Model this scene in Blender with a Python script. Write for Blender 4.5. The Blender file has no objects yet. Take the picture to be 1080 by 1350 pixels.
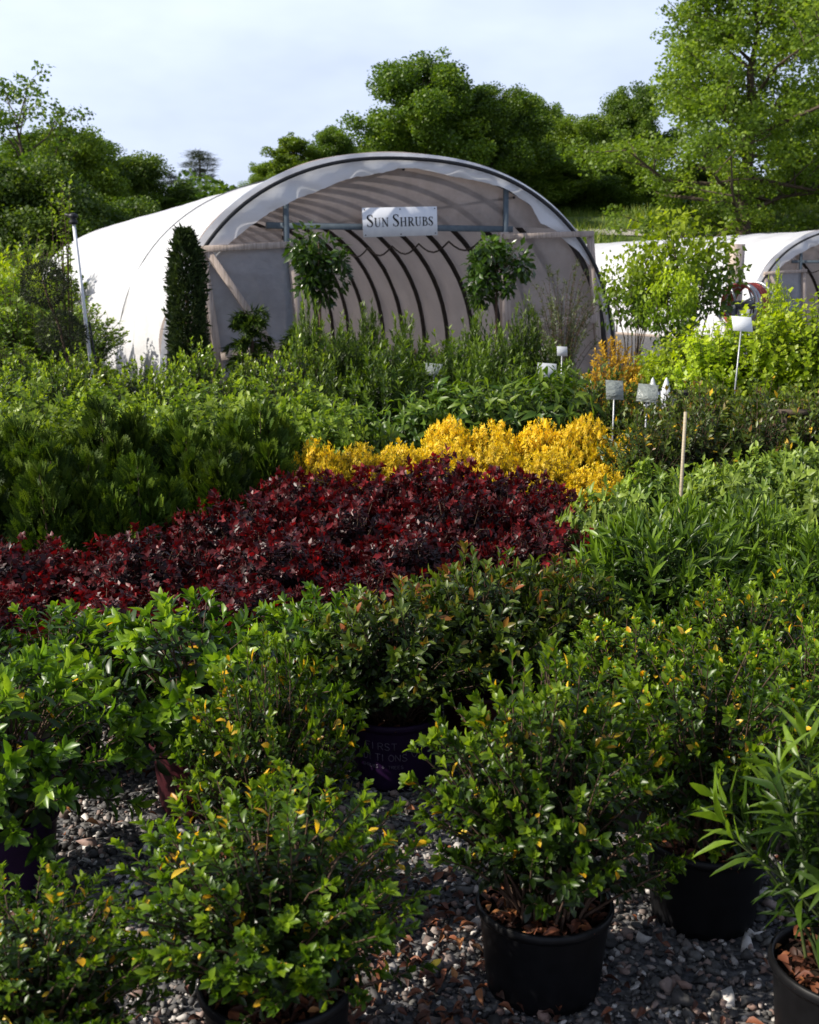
import bpy, math, random
import numpy as np
from mathutils import Vector, Matrix

R = math.radians
C = bpy.context.scene.collection
SC = bpy.context.scene
rng = np.random.default_rng(7)
random.seed(7)

# ------------------------------------------------------------------ camera model (pixels of the 1080x1350 photograph)
EYE = 1.55
PITCH = R(11.3)
FPX = 1500.0
cp, sp = math.cos(PITCH), math.sin(PITCH)


def at(px, py, Y):
    """point seen at pixel (px, py), at world depth Y"""
    u, v = (px - 540) / FPX, (py - 675) / FPX
    d = Vector((u, cp - v * sp, -sp - v * cp))
    k = Y / d.y
    return Vector((d.x * k, Y, EYE + d.z * k))


def wx(px, Y, z=0.5):
    return (px - 540) / FPX * (Y * cp + (EYE - z) * sp)


# ------------------------------------------------------------------ mesh buffer
class Buf:
    def __init__(self):
        self.V, self.L, self.S, self.M, self.T, self.n = [], [], [], [], [], 0

    def add(self, verts, faces, mat=0, tint=0.5):
        verts = np.asarray(verts, float).reshape(-1, 3)
        self.V.append(verts)
        for f in faces:
            self.L.append(np.asarray(f, int) + self.n)
            self.S.append(np.array([len(f)]))
        self.M.append(np.full(len(faces), mat))
        self.T.append(np.full(len(verts), tint) if np.isscalar(tint) else np.asarray(tint, float))
        self.n += len(verts)
        return self

    def inst(self, tv, tf, M, P, mat=0, tint=None):
        """template (k verts, equal-length face lists) at n transforms"""
        tv = np.asarray(tv, float)
        n, k = len(P), len(tv)
        if n == 0:
            return self
        W = np.einsum('nij,kj->nki', M, tv) + P[:, None, :]
        self.V.append(W.reshape(-1, 3))
        off = (np.arange(n) * k)[:, None] + self.n
        per = np.concatenate([np.asarray(f, int) for f in tf])
        self.L.append((off + per[None]).reshape(-1))
        self.S.append(np.tile(np.array([len(f) for f in tf]), n))
        mat = np.full(n, mat) if np.isscalar(mat) else np.asarray(mat)
        self.M.append(np.repeat(mat, len(tf)))
        tint = rng.random(n) if tint is None else np.asarray(tint, float)
        self.T.append(np.repeat(tint, k))
        self.n += n * k
        return self

    def tube(self, pts, rad, sides=6, mat=0, tint=0.5, cap=True):
        pts = [Vector(p) for p in pts]
        m = len(pts)
        if np.isscalar(rad):
            rad = [rad] * m
        V, F = [], []
        up = Vector((0, 0, 1))
        prev = None
        for i, p in enumerate(pts):
            d = (pts[min(i + 1, m - 1)] - pts[max(i - 1, 0)])
            if d.length < 1e-9:
                d = Vector((0, 0, 1))
            d.normalize()
            if prev is None:
                a = d.cross(up if abs(d.z) < .95 else Vector((1, 0, 0))).normalized()
            else:
                a = (prev - d * prev.dot(d)).normalized()
            prev = a
            b = d.cross(a)
            for s in range(sides):
                t = 2 * math.pi * s / sides
                V.append(p + (a * math.cos(t) + b * math.sin(t)) * rad[i])
        for i in range(m - 1):
            for s in range(sides):
                s2 = (s + 1) % sides
                F.append((i * sides + s, i * sides + s2, (i + 1) * sides + s2, (i + 1) * sides + s))
        if cap:
            F.append(tuple(reversed(range(sides))))
            F.append(tuple((m - 1) * sides + s for s in range(sides)))
        return self.add([tuple(v) for v in V], F, mat, tint)

    def beam(self, p, q, w, d, up=(0, 1, 0), mat=0):
        """rectangular bar from p to q: w across, d along 'up' reference"""
        p, q = Vector(p), Vector(q)
        z = (q - p).normalized()
        u = Vector(up)
        u = (u - z * u.dot(z)).normalized()
        s = z.cross(u)
        c = []
        b = min(w, d) * .12
        prof = [(-w / 2 + b, -d / 2), (w / 2 - b, -d / 2), (w / 2, -d / 2 + b), (w / 2, d / 2 - b), (w / 2 - b, d / 2), (-w / 2 + b, d / 2), (-w / 2, d / 2 - b), (-w / 2, -d / 2 + b)]
        for e in (p, q):
            for a_, b_ in prof:
                c.append(tuple(e + s * a_ + u * b_))
        F = [tuple(range(7, -1, -1)), tuple(range(8, 16))]
        for i in range(8):
            j = (i + 1) % 8
            F.append((i, j, 8 + j, 8 + i))
        return self.add(c, F, mat)

    def lathe(self, prof, seg=32, mat=0, jit=0):
        V, F = [], []
        for r, z in prof:
            for s in range(seg):
                t = 2 * math.pi * s / seg
                V.append((r * math.cos(t), r * math.sin(t), z))
        for i in range(len(prof) - 1):
            for s in range(seg):
                s2 = (s + 1) % seg
                F.append((i * seg + s, i * seg + s2, (i + 1) * seg + s2, (i + 1) * seg + s))
        return self.add(V, F, mat)

    def mesh(self, name, mats, smooth=True):
        me = bpy.data.meshes.new(name)
        V = np.concatenate(self.V)
        L = np.concatenate(self.L)
        S = np.concatenate(self.S)
        me.vertices.add(len(V))
        me.vertices.foreach_set('co', V.astype(np.float32).ravel())
        me.loops.add(len(L))
        me.loops.foreach_set('vertex_index', L.astype(np.int32))
        me.polygons.add(len(S))
        me.polygons.foreach_set('loop_start', np.concatenate([[0], np.cumsum(S)[:-1]]).astype(np.int32))
        me.polygons.foreach_set('material_index', np.concatenate(self.M).astype(np.int32))
        if smooth:
            me.polygons.foreach_set('use_smooth', np.ones(len(S), bool))
        at_ = me.attributes.new('tint', 'FLOAT', 'POINT')
        at_.data.foreach_set('value', np.concatenate(self.T).astype(np.float32))
        for m in mats:
            me.materials.append(m)
        me.update(calc_edges=True)
        return me


def link(name, me, parent=None, loc=None, rotz=None):
    o = bpy.data.objects.new(name, me)
    C.objects.link(o)
    if parent is not None:
        o.parent = parent
    if loc is not None:
        o.location = loc
    if rotz is not None:
        o.rotation_euler.z = rotz
    return o


def tag(o, label=None, cat=None, group=None, kind=None):
    if label: o['label'] = label
    if cat: o['category'] = cat
    if group: o['group'] = group
    if kind: o['kind'] = kind
    return o


def thing(name, label, cat, loc, rotz=0, group=None, scale=None):
    o = bpy.data.objects.new(name, None)
    o.empty_display_size = .1
    C.objects.link(o)
    o.location = loc
    o.rotation_euler.z = rotz
    if scale is not None:
        o.scale = scale
    return tag(o, label, cat, group)


# ------------------------------------------------------------------ materials
def newmat(name):
    m = bpy.data.materials.new(name)
    m.use_nodes = True
    nt = m.node_tree
    for n in list(nt.nodes):
        nt.nodes.remove(n)
    return m, nt, nt.nodes.new('ShaderNodeOutputMaterial')


def N(nt, typ, **kw):
    n = nt.nodes.new(typ)
    for k, v in kw.items():
        if k.startswith('i_'):
            n.inputs[k[2:].replace('_', ' ')].default_value = v
        else:
            setattr(n, k, v)
    return n


def ramp(nt, src, stops):
    r = nt.nodes.new('ShaderNodeValToRGB')
    e = r.color_ramp.elements
    while len(e) < len(stops):
        e.new(.5)
    for el, (p, c) in zip(e, stops):
        el.position = p
        el.color = (*c, 1)
    nt.links.new(src, r.inputs[0])
    return r


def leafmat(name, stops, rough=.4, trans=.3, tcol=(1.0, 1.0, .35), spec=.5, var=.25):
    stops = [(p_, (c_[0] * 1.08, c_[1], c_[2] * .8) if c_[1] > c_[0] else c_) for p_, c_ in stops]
    m, nt, out = newmat(name)
    a = N(nt, 'ShaderNodeAttribute', attribute_name='tint')
    cr = ramp(nt, a.outputs['Fac'], stops)
    oi = N(nt, 'ShaderNodeObjectInfo')
    hsv = N(nt, 'ShaderNodeHueSaturation')
    mr = N(nt, 'ShaderNodeMapRange')
    mr.inputs['To Min'].default_value = 1 - var
    mr.inputs['To Max'].default_value = 1 + var
    nt.links.new(oi.outputs['Random'], mr.inputs[0])
    nt.links.new(mr.outputs[0], hsv.inputs['Value'])
    nt.links.new(cr.outputs[0], hsv.inputs['Color'])
    # midrib / blotch variation
    tc = N(nt, 'ShaderNodeTexCoord')
    nz = N(nt, 'ShaderNodeTexNoise', i_Scale=60.0, i_Detail=2.0)
    nt.links.new(tc.outputs['Object'], nz.inputs['Vector'])
    mr2 = N(nt, 'ShaderNodeMapRange')
    mr2.inputs['From Min'].default_value = .3
    mr2.inputs['From Max'].default_value = .7
    mr2.inputs['To Min'].default_value = .78
    mr2.inputs['To Max'].default_value = 1.2
    nt.links.new(nz.outputs[0], mr2.inputs[0])
    mul = N(nt, 'ShaderNodeMixRGB', blend_type='MULTIPLY')
    mul.inputs[0].default_value = 1
    nt.links.new(hsv.outputs[0], mul.inputs[1])
    nt.links.new(mr2.outputs[0], mul.inputs[2])
    p = N(nt, 'ShaderNodeBsdfPrincipled')
    p.inputs['Roughness'].default_value = rough
    p.inputs['Specular IOR Level'].default_value = spec
    nt.links.new(mul.outputs[0], p.inputs['Base Color'])
    t = N(nt, 'ShaderNodeBsdfTranslucent')
    mt = N(nt, 'ShaderNodeMixRGB', blend_type='MULTIPLY')
    mt.inputs[0].default_value = 1
    mt.inputs[2].default_value = (*[c * 1.9 for c in tcol], 1)
    nt.links.new(mul.outputs[0], mt.inputs[1])
    nt.links.new(mt.outputs[0], t.inputs[0])
    mx = N(nt, 'ShaderNodeMixShader')
    mx.inputs[0].default_value = trans
    nt.links.new(p.outputs[0], mx.inputs[1])
    nt.links.new(t.outputs[0], mx.inputs[2])
    nt.links.new(mx.outputs[0], out.inputs[0])
    return m


def solid(name, c1, c2, rough=.6, scale=20, spec=.5, bump=0.0, stretch=None, metallic=0):
    m, nt, out = newmat(name)
    tc = N(nt, 'ShaderNodeTexCoord')
    nz = N(nt, 'ShaderNodeTexNoise', i_Scale=float(scale), i_Detail=5.0, i_Roughness=.6)
    if stretch:
        mp = N(nt, 'ShaderNodeMapping')
        mp.inputs['Scale'].default_value = stretch
        nt.links.new(tc.outputs['Object'], mp.inputs[0])
        nt.links.new(mp.outputs[0], nz.inputs['Vector'])
    else:
        nt.links.new(tc.outputs['Object'], nz.inputs['Vector'])
    cr = ramp(nt, nz.outputs[0], [(.3, c1), (.7, c2)])
    p = N(nt, 'ShaderNodeBsdfPrincipled')
    p.inputs['Roughness'].default_value = rough
    p.inputs['Specular IOR Level'].default_value = spec
    p.inputs['Metallic'].default_value = metallic
    nt.links.new(cr.outputs[0], p.inputs['Base Color'])
    if bump:
        b = N(nt, 'ShaderNodeBump')
        b.inputs['Strength'].default_value = bump
        b.inputs['Distance'].default_value = .01
        nt.links.new(nz.outputs[0], b.inputs['Height'])
        nt.links.new(b.outputs[0], p.inputs['Normal'])
    nt.links.new(p.outputs[0], out.inputs[0])
    return m


def tintmat(name, stops, rough=.7, spec=.4, bump=.3, bscale=60, trans=0):
    m, nt, out = newmat(name)
    a = N(nt, 'ShaderNodeAttribute', attribute_name='tint')
    cr = ramp(nt, a.outputs['Fac'], stops)
    tc = N(nt, 'ShaderNodeTexCoord')
    nz = N(nt, 'ShaderNodeTexNoise', i_Scale=float(bscale), i_Detail=6.0)
    nt.links.new(tc.outputs['Object'], nz.inputs['Vector'])
    mr = N(nt, 'ShaderNodeMapRange')
    mr.inputs['To Min'].default_value = .55
    mr.inputs['To Max'].default_value = 1.45
    nt.links.new(nz.outputs[0], mr.inputs[0])
    mul = N(nt, 'ShaderNodeMixRGB', blend_type='MULTIPLY')
    mul.inputs[0].default_value = 1
    nt.links.new(cr.outputs[0], mul.inputs[1])
    nt.links.new(mr.outputs[0], mul.inputs[2])
    p = N(nt, 'ShaderNodeBsdfPrincipled')
    p.inputs['Roughness'].default_value = rough
    p.inputs['Specular IOR Level'].default_value = spec
    nt.links.new(mul.outputs[0], p.inputs['Base Color'])
    b = N(nt, 'ShaderNodeBump')
    b.inputs['Strength'].default_value = bump
    b.inputs['Distance'].default_value = .004
    nt.links.new(nz.outputs[0], b.inputs['Height'])
    nt.links.new(b.outputs[0], p.inputs['Normal'])
    nt.links.new(p.outputs[0], out.inputs[0])
    return m


def filmmat(name, col, tcol, trans, clear, rough=.35, scale=2.0, spec=.4, dirt=.25):
    """polythene film: diffuse + light passing through + a little clear view"""
    m, nt, out = newmat(name)
    tc = N(nt, 'ShaderNodeTexCoord')
    nz = N(nt, 'ShaderNodeTexNoise', i_Scale=scale, i_Detail=6.0, i_Roughness=.65)
    nt.links.new(tc.outputs['Object'], nz.inputs['Vector'])
    mr = N(nt, 'ShaderNodeMapRange')
    mr.inputs['From Min'].default_value = .3
    mr.inputs['From Max'].default_value = .7
    mr.inputs['To Min'].default_value = 1 - dirt
    mr.inputs['To Max'].default_value = 1.0
    nt.links.new(nz.outputs[0], mr.inputs[0])

    def mulc(c):
        x = N(nt, 'ShaderNodeMixRGB', blend_type='MULTIPLY')
        x.inputs[0].default_value = 1
        x.inputs[1].default_value = (*c, 1)
        nt.links.new(mr.outputs[0], x.inputs[2])
        return x.outputs[0]
    p = N(nt, 'ShaderNodeBsdfPrincipled')
    p.inputs['Roughness'].default_value = rough
    p.inputs['Specular IOR Level'].default_value = spec
    nt.links.new(mulc(col), p.inputs['Base Color'])
    wv = N(nt, 'ShaderNodeTexNoise', i_Scale=scale * 2.2, i_Detail=3.0)
    mp = N(nt, 'ShaderNodeMapping')
    mp.inputs['Scale'].default_value = (1, .45, 1.6)
    mp.inputs['Rotation'].default_value = (.4, .6, .2)
    nt.links.new(tc.outputs['Object'], mp.inputs[0])
    nt.links.new(mp.outputs[0], wv.inputs['Vector'])
    b = N(nt, 'ShaderNodeBump')
    b.inputs['Strength'].default_value = .5
    b.inputs['Distance'].default_value = .06
    nt.links.new(wv.outputs[0], b.inputs['Height'])
    nt.links.new(b.outputs[0], p.inputs['Normal'])
    t = N(nt, 'ShaderNodeBsdfTranslucent')
    nt.links.new(mulc(tcol), t.inputs[0])
    mx = N(nt, 'ShaderNodeMixShader')
    mx.inputs[0].default_value = trans
    nt.links.new(p.outputs[0], mx.inputs[1])
    nt.links.new(t.outputs[0], mx.inputs[2])
    sh = mx.outputs[0]
    if clear > 0:
        tr = N(nt, 'ShaderNodeBsdfTransparent')
        tr.inputs[0].default_value = (.92, .9, .88, 1)
        m2 = N(nt, 'ShaderNodeMixShader')
        m2.inputs[0].default_value = clear
        nt.links.new(sh, m2.inputs[1])
        nt.links.new(tr.outputs[0], m2.inputs[2])
        sh = m2.outputs[0]
    nt.links.new(sh, out.inputs[0])
    return m


G = leafmat  # short
M = {}
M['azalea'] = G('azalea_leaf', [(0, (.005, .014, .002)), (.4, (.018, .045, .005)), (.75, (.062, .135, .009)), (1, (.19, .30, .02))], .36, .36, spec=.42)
M['yellow_leaf'] = G('yellow_leaf', [(0, (.62, .30, .01)), (1, (.85, .60, .04))], .4, .35, (1, .8, .2))
M['hawthorn'] = G('hawthorn_leaf', [(0, (.005, .015, .003)), (.45, (.020, .052, .006)), (.8, (.075, .165, .012)), (1, (.18, .29, .022))], .36, .32, spec=.45)
M['redtip'] = G('red_tip_leaf', [(0, (.005, .014, .003)), (.55, (.022, .048, .007)), (.85, (.085, .13, .016)), (1, (.26, .08, .022))], .38, .3, spec=.42)
M['maroon'] = G('maroon_leaf', [(0, (.008, .004, .005)), (.45, (.026, .005, .006)), (.78, (.095, .008, .010)), (1, (.24, .014, .016))], .42, .28, (1, .22, .2), spec=.42)
M['gold'] = G('gold_leaf', [(0, (.04, .075, .006)), (.28, (.22, .22, .010)), (.5, (.62, .46, .02)), (1, (.85, .62, .05))], .5, .38, (1, .95, .2), spec=.3)
M['orange'] = G('orange_leaf', [(0, (.10, .11, .012)), (.35, (.40, .26, .012)), (1, (.72, .46, .03))], .5, .3, (1, .85, .2), spec=.3)
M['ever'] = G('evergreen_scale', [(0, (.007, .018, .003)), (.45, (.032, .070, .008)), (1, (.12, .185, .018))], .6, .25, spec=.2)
M['juniper'] = G('juniper_scale', [(0, (.012, .026, .010)), (.7, (.034, .060, .020)), (1, (.065, .10, .03))], .6, .12, spec=.2)
M['hydr'] = G('light_broad_leaf', [(0, (.014, .036, .006)), (.45, (.06, .125, .014)), (1, (.28, .39, .05))], .42, .36, spec=.35)
M['box'] = G('glossy_round_leaf', [(0, (.006, .016, .004)), (.5, (.018, .040, .006)), (.7, (.07, .14, .012)), (1, (.26, .37, .025))], .32, .32, spec=.5)
M['willow'] = G('willowy_leaf', [(0, (.007, .020, .003)), (.55, (.028, .066, .007)), (1, (.13, .21, .022))], .42, .34, spec=.35)
M['broad'] = G('drooping_leaf', [(0, (.012, .032, .005)), (.55, (.042, .095, .010)), (1, (.14, .22, .022))], .4, .33, spec=.4)
M['photinia'] = G('mixed_leaf', [(0, (.010, .024, .005)), (.6, (.042, .080, .012)), (.9, (.13, .18, .028)), (1, (.22, .11, .03))], .4, .3, spec=.4)
M['pale'] = G('pale_leaf', [(0, (.010, .028, .005)), (.45, (.045, .10, .014)), (1, (.26, .37, .075))], .4, .33, spec=.4)
M['narrow'] = G('narrow_leaf', [(0, (.007, .020, .003)), (.5, (.026, .062, .007)), (1, (.13, .225, .022))], .38, .34, spec=.42)
M['lime'] = G('lime_leaf', [(0, (.07, .13, .005)), (.5, (.22, .34, .008)), (1, (.42, .52, .02))], .45, .42)
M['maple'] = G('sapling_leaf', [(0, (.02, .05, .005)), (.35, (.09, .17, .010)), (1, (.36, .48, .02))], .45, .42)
M['wispy'] = G('wispy_leaf', [(0, (.02, .035, .010)), (1, (.06, .085, .02))], .5, .25)
M['oak'] = G('oak_leaf', [(0, (.024, .056, .006)), (.5, (.068, .135, .010)), (1, (.16, .24, .018))], .5, .36, var=.15)
M['spring'] = G('spring_leaf', [(0, (.045, .09, .008)), (.5, (.11, .19, .015)), (1, (.22, .31, .03))], .5, .4, var=.15)
M['hill'] = G('thicket_leaf', [(0, (.022, .055, .006)), (.5, (.07, .138, .010)), (1, (.17, .25, .02))], .55, .34, var=.25)
M['pine'] = G('pine_needle', [(0, (.012, .024, .010)), (1, (.04, .06, .02))], .6, .15, var=.15)
M['bush'] = G('bush_leaf', [(0, (.02, .05, .005)), (.5, (.07, .14, .010)), (1, (.19, .28, .02))], .45, .36, var=.3)
M['grass'] = G('grass_blade', [(0, (.05, .10, .012)), (.6, (.11, .19, .022)), (1, (.24, .28, .05))], .6, .35)
M['bark'] = solid('bark', (.045, .032, .022), (.11, .085, .062), .9, 14, .2, .6, (3, 3, .6))
M['twig'] = solid('twig_bark', (.04, .022, .014), (.12, .075, .05), .8, 60, .3)
M['twig_green'] = solid('green_stem', (.03, .05, .012), (.08, .10, .03), .6, 60, .3)
M['pot'] = solid('black_pot_plastic', (.0035, .0035, .004), (.007, .007, .008), .45, 25, .2)
M['purple'] = solid('purple_pot_plastic', (.010, .0024, .019), (.018, .0045, .031), .5, 25, .2)
M['maroonpot'] = solid('maroon_pot_plastic', (.030, .005, .008), (.05, .009, .013), .5, 25, .25)
M['potprint'] = solid('pot_print', (.07, .06, .09), (.12, .10, .14), .6, 90, .3)
M['soil'] = solid('potting_soil', (.010, .007, .005), (.03, .02, .013), .95, 60, .2, .8)
M['mulch'] = tintmat('leaf_mulch', [(0, (.03, .012, .007)), (.5, (.10, .032, .016)), (.85, (.20, .065, .025)), (1, (.34, .15, .05))], .6, .4, .4, 40)
M['stone'] = tintmat('crushed_stone', [(0, (.032, .030, .029)), (.3, (.072, .069, .068)), (.55, (.14, .134, .124)), (.74, (.24, .15, .12)), (.9, (.37, .345, .32)), (1, (.62, .58, .54))], .7, .4, .6, 55)
M['wood'] = solid('weathered_wood', (.26, .21, .175), (.52, .43, .37), .85, 7, .2, .5, (6, 6, .5))
M['steel'] = solid('dull_steel', (.06, .065, .07), (.12, .13, .14), .5, 15, .5, 0, None, .4)
M['hoop'] = solid('hoop_steel', (.022, .02, .019), (.05, .045, .042), .55, 12, .4)
M['bluegrey'] = solid('grey_blue_rail', (.07, .095, .115), (.11, .14, .16), .6, 12, .4)
M['strap'] = solid('black_strap', (.008, .008, .009), (.02, .02, .022), .5, 30, .4)
M['white'] = solid('white_paint', (.68, .70, .74), (.80, .81, .83), .45, 8, .4)
M['ink'] = solid('black_ink', (.012, .012, .014), (.02, .02, .022), .5, 30, .3)
M['pvc'] = solid('white_pvc', (.55, .56, .57), (.78, .79, .80), .4, 5, .5)
M['galv'] = solid('galvanised_wire', (.30, .31, .33), (.48, .49, .51), .4, 30, .5, 0, None, .5)
M['card'] = solid('white_card', (.70, .72, .72), (.82, .83, .82), .4, 10, .4)
M['clearcard'] = filmmat('clear_holder', (.36, .40, .38), (.4, .44, .40), .25, .2, .25, 8)
M['cone'] = solid('pale_plastic', (.40, .42, .44), (.58, .60, .62), .45, 10, .4)
M['bamboo'] = solid('bamboo_cane', (.30, .24, .15), (.46, .40, .29), .6, 9, .4, .2, (2, 2, 14))
M['hose'] = solid('red_hose', (.22, .025, .02), (.42, .06, .03), .4, 20, .5)
M['cover'] = filmmat('white_cover', (.83, .84, .86), (.68, .56, .49), .30, 0, .42, 1.1, .35, .2)
M['panelfilm'] = filmmat('hazy_panel_film', (.42, .46, .52), (.5, .5, .52), .35, .16, .3, 1.3, .5, .35)
M['film'] = filmmat('clear_film', (.50, .47, .455), (.66, .57, .50), .45, .32, .3, 1.3, .5, .5)
M['flap'] = filmmat('white_flap', (.90, .92, .95), (.80, .82, .86), .4, 0, .4, .8, .3, .06)


# ------------------------------------------------------------------ leaves
def leaf_hi(w, peak=.6, fold=.22, curl=.25):
    ts = [(.28, .62 if peak > .5 else .8), (peak, 1.0), (.86, .58 if peak > .5 else .42)]
    V = [(0, 0, 0)]
    for t, k in ts:
        z = -curl * t * t
        V += [(-w * k, t, z + fold * w * k * 2), (0, t, z), (w * k, t, z + fold * w * k * 2)]
    V.append((0, 1, -curl))
    F = [(0, 2, 1), (0, 3, 2), (1, 2, 5, 4), (2, 3, 6, 5), (4, 5, 8, 7), (5, 6, 9, 8), (7, 8, 10), (8, 9, 10)]
    return np.array(V), F


def leaf_lo(w, peak=.5, fold=.25, curl=.2):
    z = -curl * peak * peak
    V = [(0, 0, 0), (-w, peak, z + fold * w), (0, peak, z), (w, peak, z + fold * w), (0, 1, -curl)]
    return np.array(V), [(0, 2, 4, 1), (0, 3, 4, 2)]


def frames(D, Nrm, scale):
    """columns: side, along(D), normal ; scaled"""
    D = D / np.linalg.norm(D, axis=1, keepdims=True)
    S = np.cross(D, Nrm)
    l = np.linalg.norm(S, axis=1, keepdims=True)
    S = S / np.maximum(l, 1e-6)
    U = np.cross(S, D)
    return np.stack([S, D, U], 2) * np.asarray(scale).reshape(-1, 1, 1)


def shrub(seed, n=100, H=.7, W=.28, z0=.25, leaf=(.03, .3, .6), hi=True, k=16, frac=.4, tipx=2.0, ang=(35, 75), lo=.5, droop=.5,
          arch=0.0, sway=.02, stem=.0022, young=.35, odd=0.0, root=.05, curl=.25, fold=.22, pair=False, clump=0, upmix=.0, sides=4, flat=0, tint_h=.25):
    """stems rising from the pot, leaves set along their ends. Returns (foliage Buf, stem Buf)"""
    r = np.random.default_rng(seed)
    F, S = Buf(), Buf()
    tv, tf = (leaf_hi if hi else leaf_lo)(leaf[1] / 2, leaf[2], fold, curl)
    Ps, Ds, Ns, Sc, Ti, Ma = [], [], [], [], [], []
    if clump:
        ca = r.random(clump) * 2 * np.pi
        cr_ = np.sqrt(r.random(clump)) * W * .85
    for i in range(n):
        if clump:
            j = i % clump
            x = cr_[j] * math.cos(ca[j]) + r.normal() * W * .17
            y = cr_[j] * math.sin(ca[j]) + r.normal() * W * .17
        else:
            a = r.random() * 2 * np.pi
            q = math.sqrt(r.random()) * W
            x, y = q * math.cos(a), q * math.sin(a)
        rr = min(math.hypot(x, y) / W, 1.15)
        z = z0 + (H - z0) * (1 - droop * rr * rr) * (lo + (1 - lo) * math.sqrt(r.random()))
        e = np.array([x, y, z])
        a0 = r.random() * 2 * np.pi
        b = np.array([root * math.cos(a0) * r.random() + x * .12, root * math.sin(a0) * r.random() + y * .12, z0 - .01])
        c = b * .5 + e * .5
        c[:2] = b[:2] + (e[:2] - b[:2]) * (.28 + .3 * arch)
        c[2] = b[2] + (e[2] - b[2]) * (.62 + .5 * arch)
        c += r.normal(size=3) * sway
        t = np.linspace(0, 1, 5)[:, None]
        P = (1 - t) ** 2 * b + 2 * t * (1 - t) * c + t * t * e
        if stem > 0:
            S.tube([tuple(p) for p in P], [stem * (1.6 - 1.1 * q) for q in np.linspace(0, 1, 5)], sides, cap=False)
        kk = max(3, int(k * r.uniform(.7, 1.3)))
        u = 1 - frac * r.random(kk) ** tipx
        u[0] = 1
        u = np.sort(u)
        uu = u[:, None]
        pos = (1 - uu) ** 2 * b + 2 * uu * (1 - uu) * c + uu * uu * e
        ax = 2 * (1 - uu) * (c - b) + 2 * uu * (e - c)
        ax = ax / np.linalg.norm(ax, axis=1, keepdims=True)
        ax = ax * (1 - upmix) + np.array([0, 0, 1.0]) * upmix
        ax = ax / np.linalg.norm(ax, axis=1, keepdims=True)
        ref = np.tile(np.array([.3, .95, .1]), (kk, 1))
        s1 = np.cross(ax, ref)
        s1 /= np.linalg.norm(s1, axis=1, keepdims=True) + 1e-9
        s2 = np.cross(ax, s1)
        if pair:
            ph = (np.arange(kk) % 2) * np.pi + (np.arange(kk) // 2) * (np.pi / 2) * (0 if flat else 1) + a0 + r.normal(size=kk) * .25
        else:
            ph = np.arange(kk) * 2.39996 + a0
        rel = (u - (1 - frac)) / max(frac, 1e-6)
        an = np.radians(ang[1] + (ang[0] - ang[1]) * rel + r.normal(size=kk) * 10)
        out = s1 * np.cos(ph)[:, None] + s2 * np.sin(ph)[:, None]
        D = ax * np.cos(an)[:, None] + out * np.sin(an)[:, None]
        Nn = ax * np.sin(an)[:, None] - out * np.cos(an)[:, None] + r.normal(size=(kk, 3)) * .25
        Ps.append(pos); Ds.append(D); Ns.append(Nn)
        Sc.append(leaf[0] * r.uniform(.45, 1.2, kk) * (1 - .25 * np.clip(rel, 0, 1) * (tipx > 1.5)))
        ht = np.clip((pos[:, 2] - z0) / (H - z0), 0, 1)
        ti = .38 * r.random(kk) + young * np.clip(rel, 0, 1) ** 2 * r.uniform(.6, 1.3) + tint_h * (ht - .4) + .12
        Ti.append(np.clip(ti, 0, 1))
        Ma.append((r.random(kk) < odd).astype(int))
    Ps, Ds, Ns, Sc, Ti, Ma = [np.concatenate(v) for v in (Ps, Ds, Ns, Sc, Ti, Ma)]
    Sc = np.where(Ma > 0, Sc * 1.2, Sc)
    Ti = np.where(Ma > 0, r.random(len(Ti)), Ti)
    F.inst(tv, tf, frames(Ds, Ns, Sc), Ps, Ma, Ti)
    return F, S


# ------------------------------------------------------------------ pots
def pot_mesh(mat, r=.148, h=.265, name='pot'):
    b = Buf()
    rb = r * .84
    prof = [(.0, .006), (rb * .8, .006), (rb - .006, 0), (rb, .006), (r * .865, h * .12), (r * .97, h * .86), (r * .975, h * .90), (r + .004, h * .905), (r + .006, h * .93),
            (r + .004, h - .004), (r, h), (r - .004, h - .002), (r - .007, h - .02), (rb - .01, .02)]
    b.lathe(prof, 40)
    return b.mesh(name, [mat])


def mulch_mesh(r=.139, z=.225, n=260, seed=3, mats=None):
    q = np.random.default_rng(seed)
    b = Buf()
    V, F = [(0, 0, z + .02)], []
    for i, rr in enumerate((.35, .7, 1.0)):
        for s in range(20):
            t = 2 * math.pi * s / 20
            V.append((r * rr * math.cos(t), r * rr * math.sin(t), z + .02 * (1 - rr) + q.normal() * .004))
    for s in range(20):
        F.append((0, 1 + s, 1 + (s + 1) % 20))
        for i in range(2):
            a = 1 + i * 20
            F.append((a + s, a + 20 + s, a + 20 + (s + 1) % 20, a + (s + 1) % 20))
    b.add(V, F, 1)
    tv, tf = leaf_hi(.26, .5, .35, .35)
    rad = r * .95 * np.sqrt(q.random(n))
    th = q.random(n) * 2 * np.pi
    P = np.c_[rad * np.cos(th), rad * np.sin(th), z + .012 + .03 * q.random(n)]
    D = np.c_[q.normal(size=(n, 2)), q.normal(size=n) * .3]
    Nn = np.c_[q.normal(size=(n, 2)) * .45, np.ones(n)]
    b.inst(tv, tf, frames(D, Nn, q.uniform(.02, .045, n)), P, 0, q.random(n))
    return b.mesh('mulch', mats or [M['mulch'], M['soil']])


POT = {k: pot_mesh(M[m]) for k, m in (('black', 'pot'), ('purple', 'purple'), ('maroon', 'maroonpot'))}
MULCH = mulch_mesh()
SOIL = mulch_mesh(n=40, seed=9)


def kindmeshes(names_stems, mats, stem_mat, **kw):
    out = []
    for seed in names_stems:
        F, S = shrub(seed, **kw)
        f = F.mesh('foliage', mats)
        s = S.mesh('branches', [stem_mat]) if S.n else None
        out.append((f, s))
    return out


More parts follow.
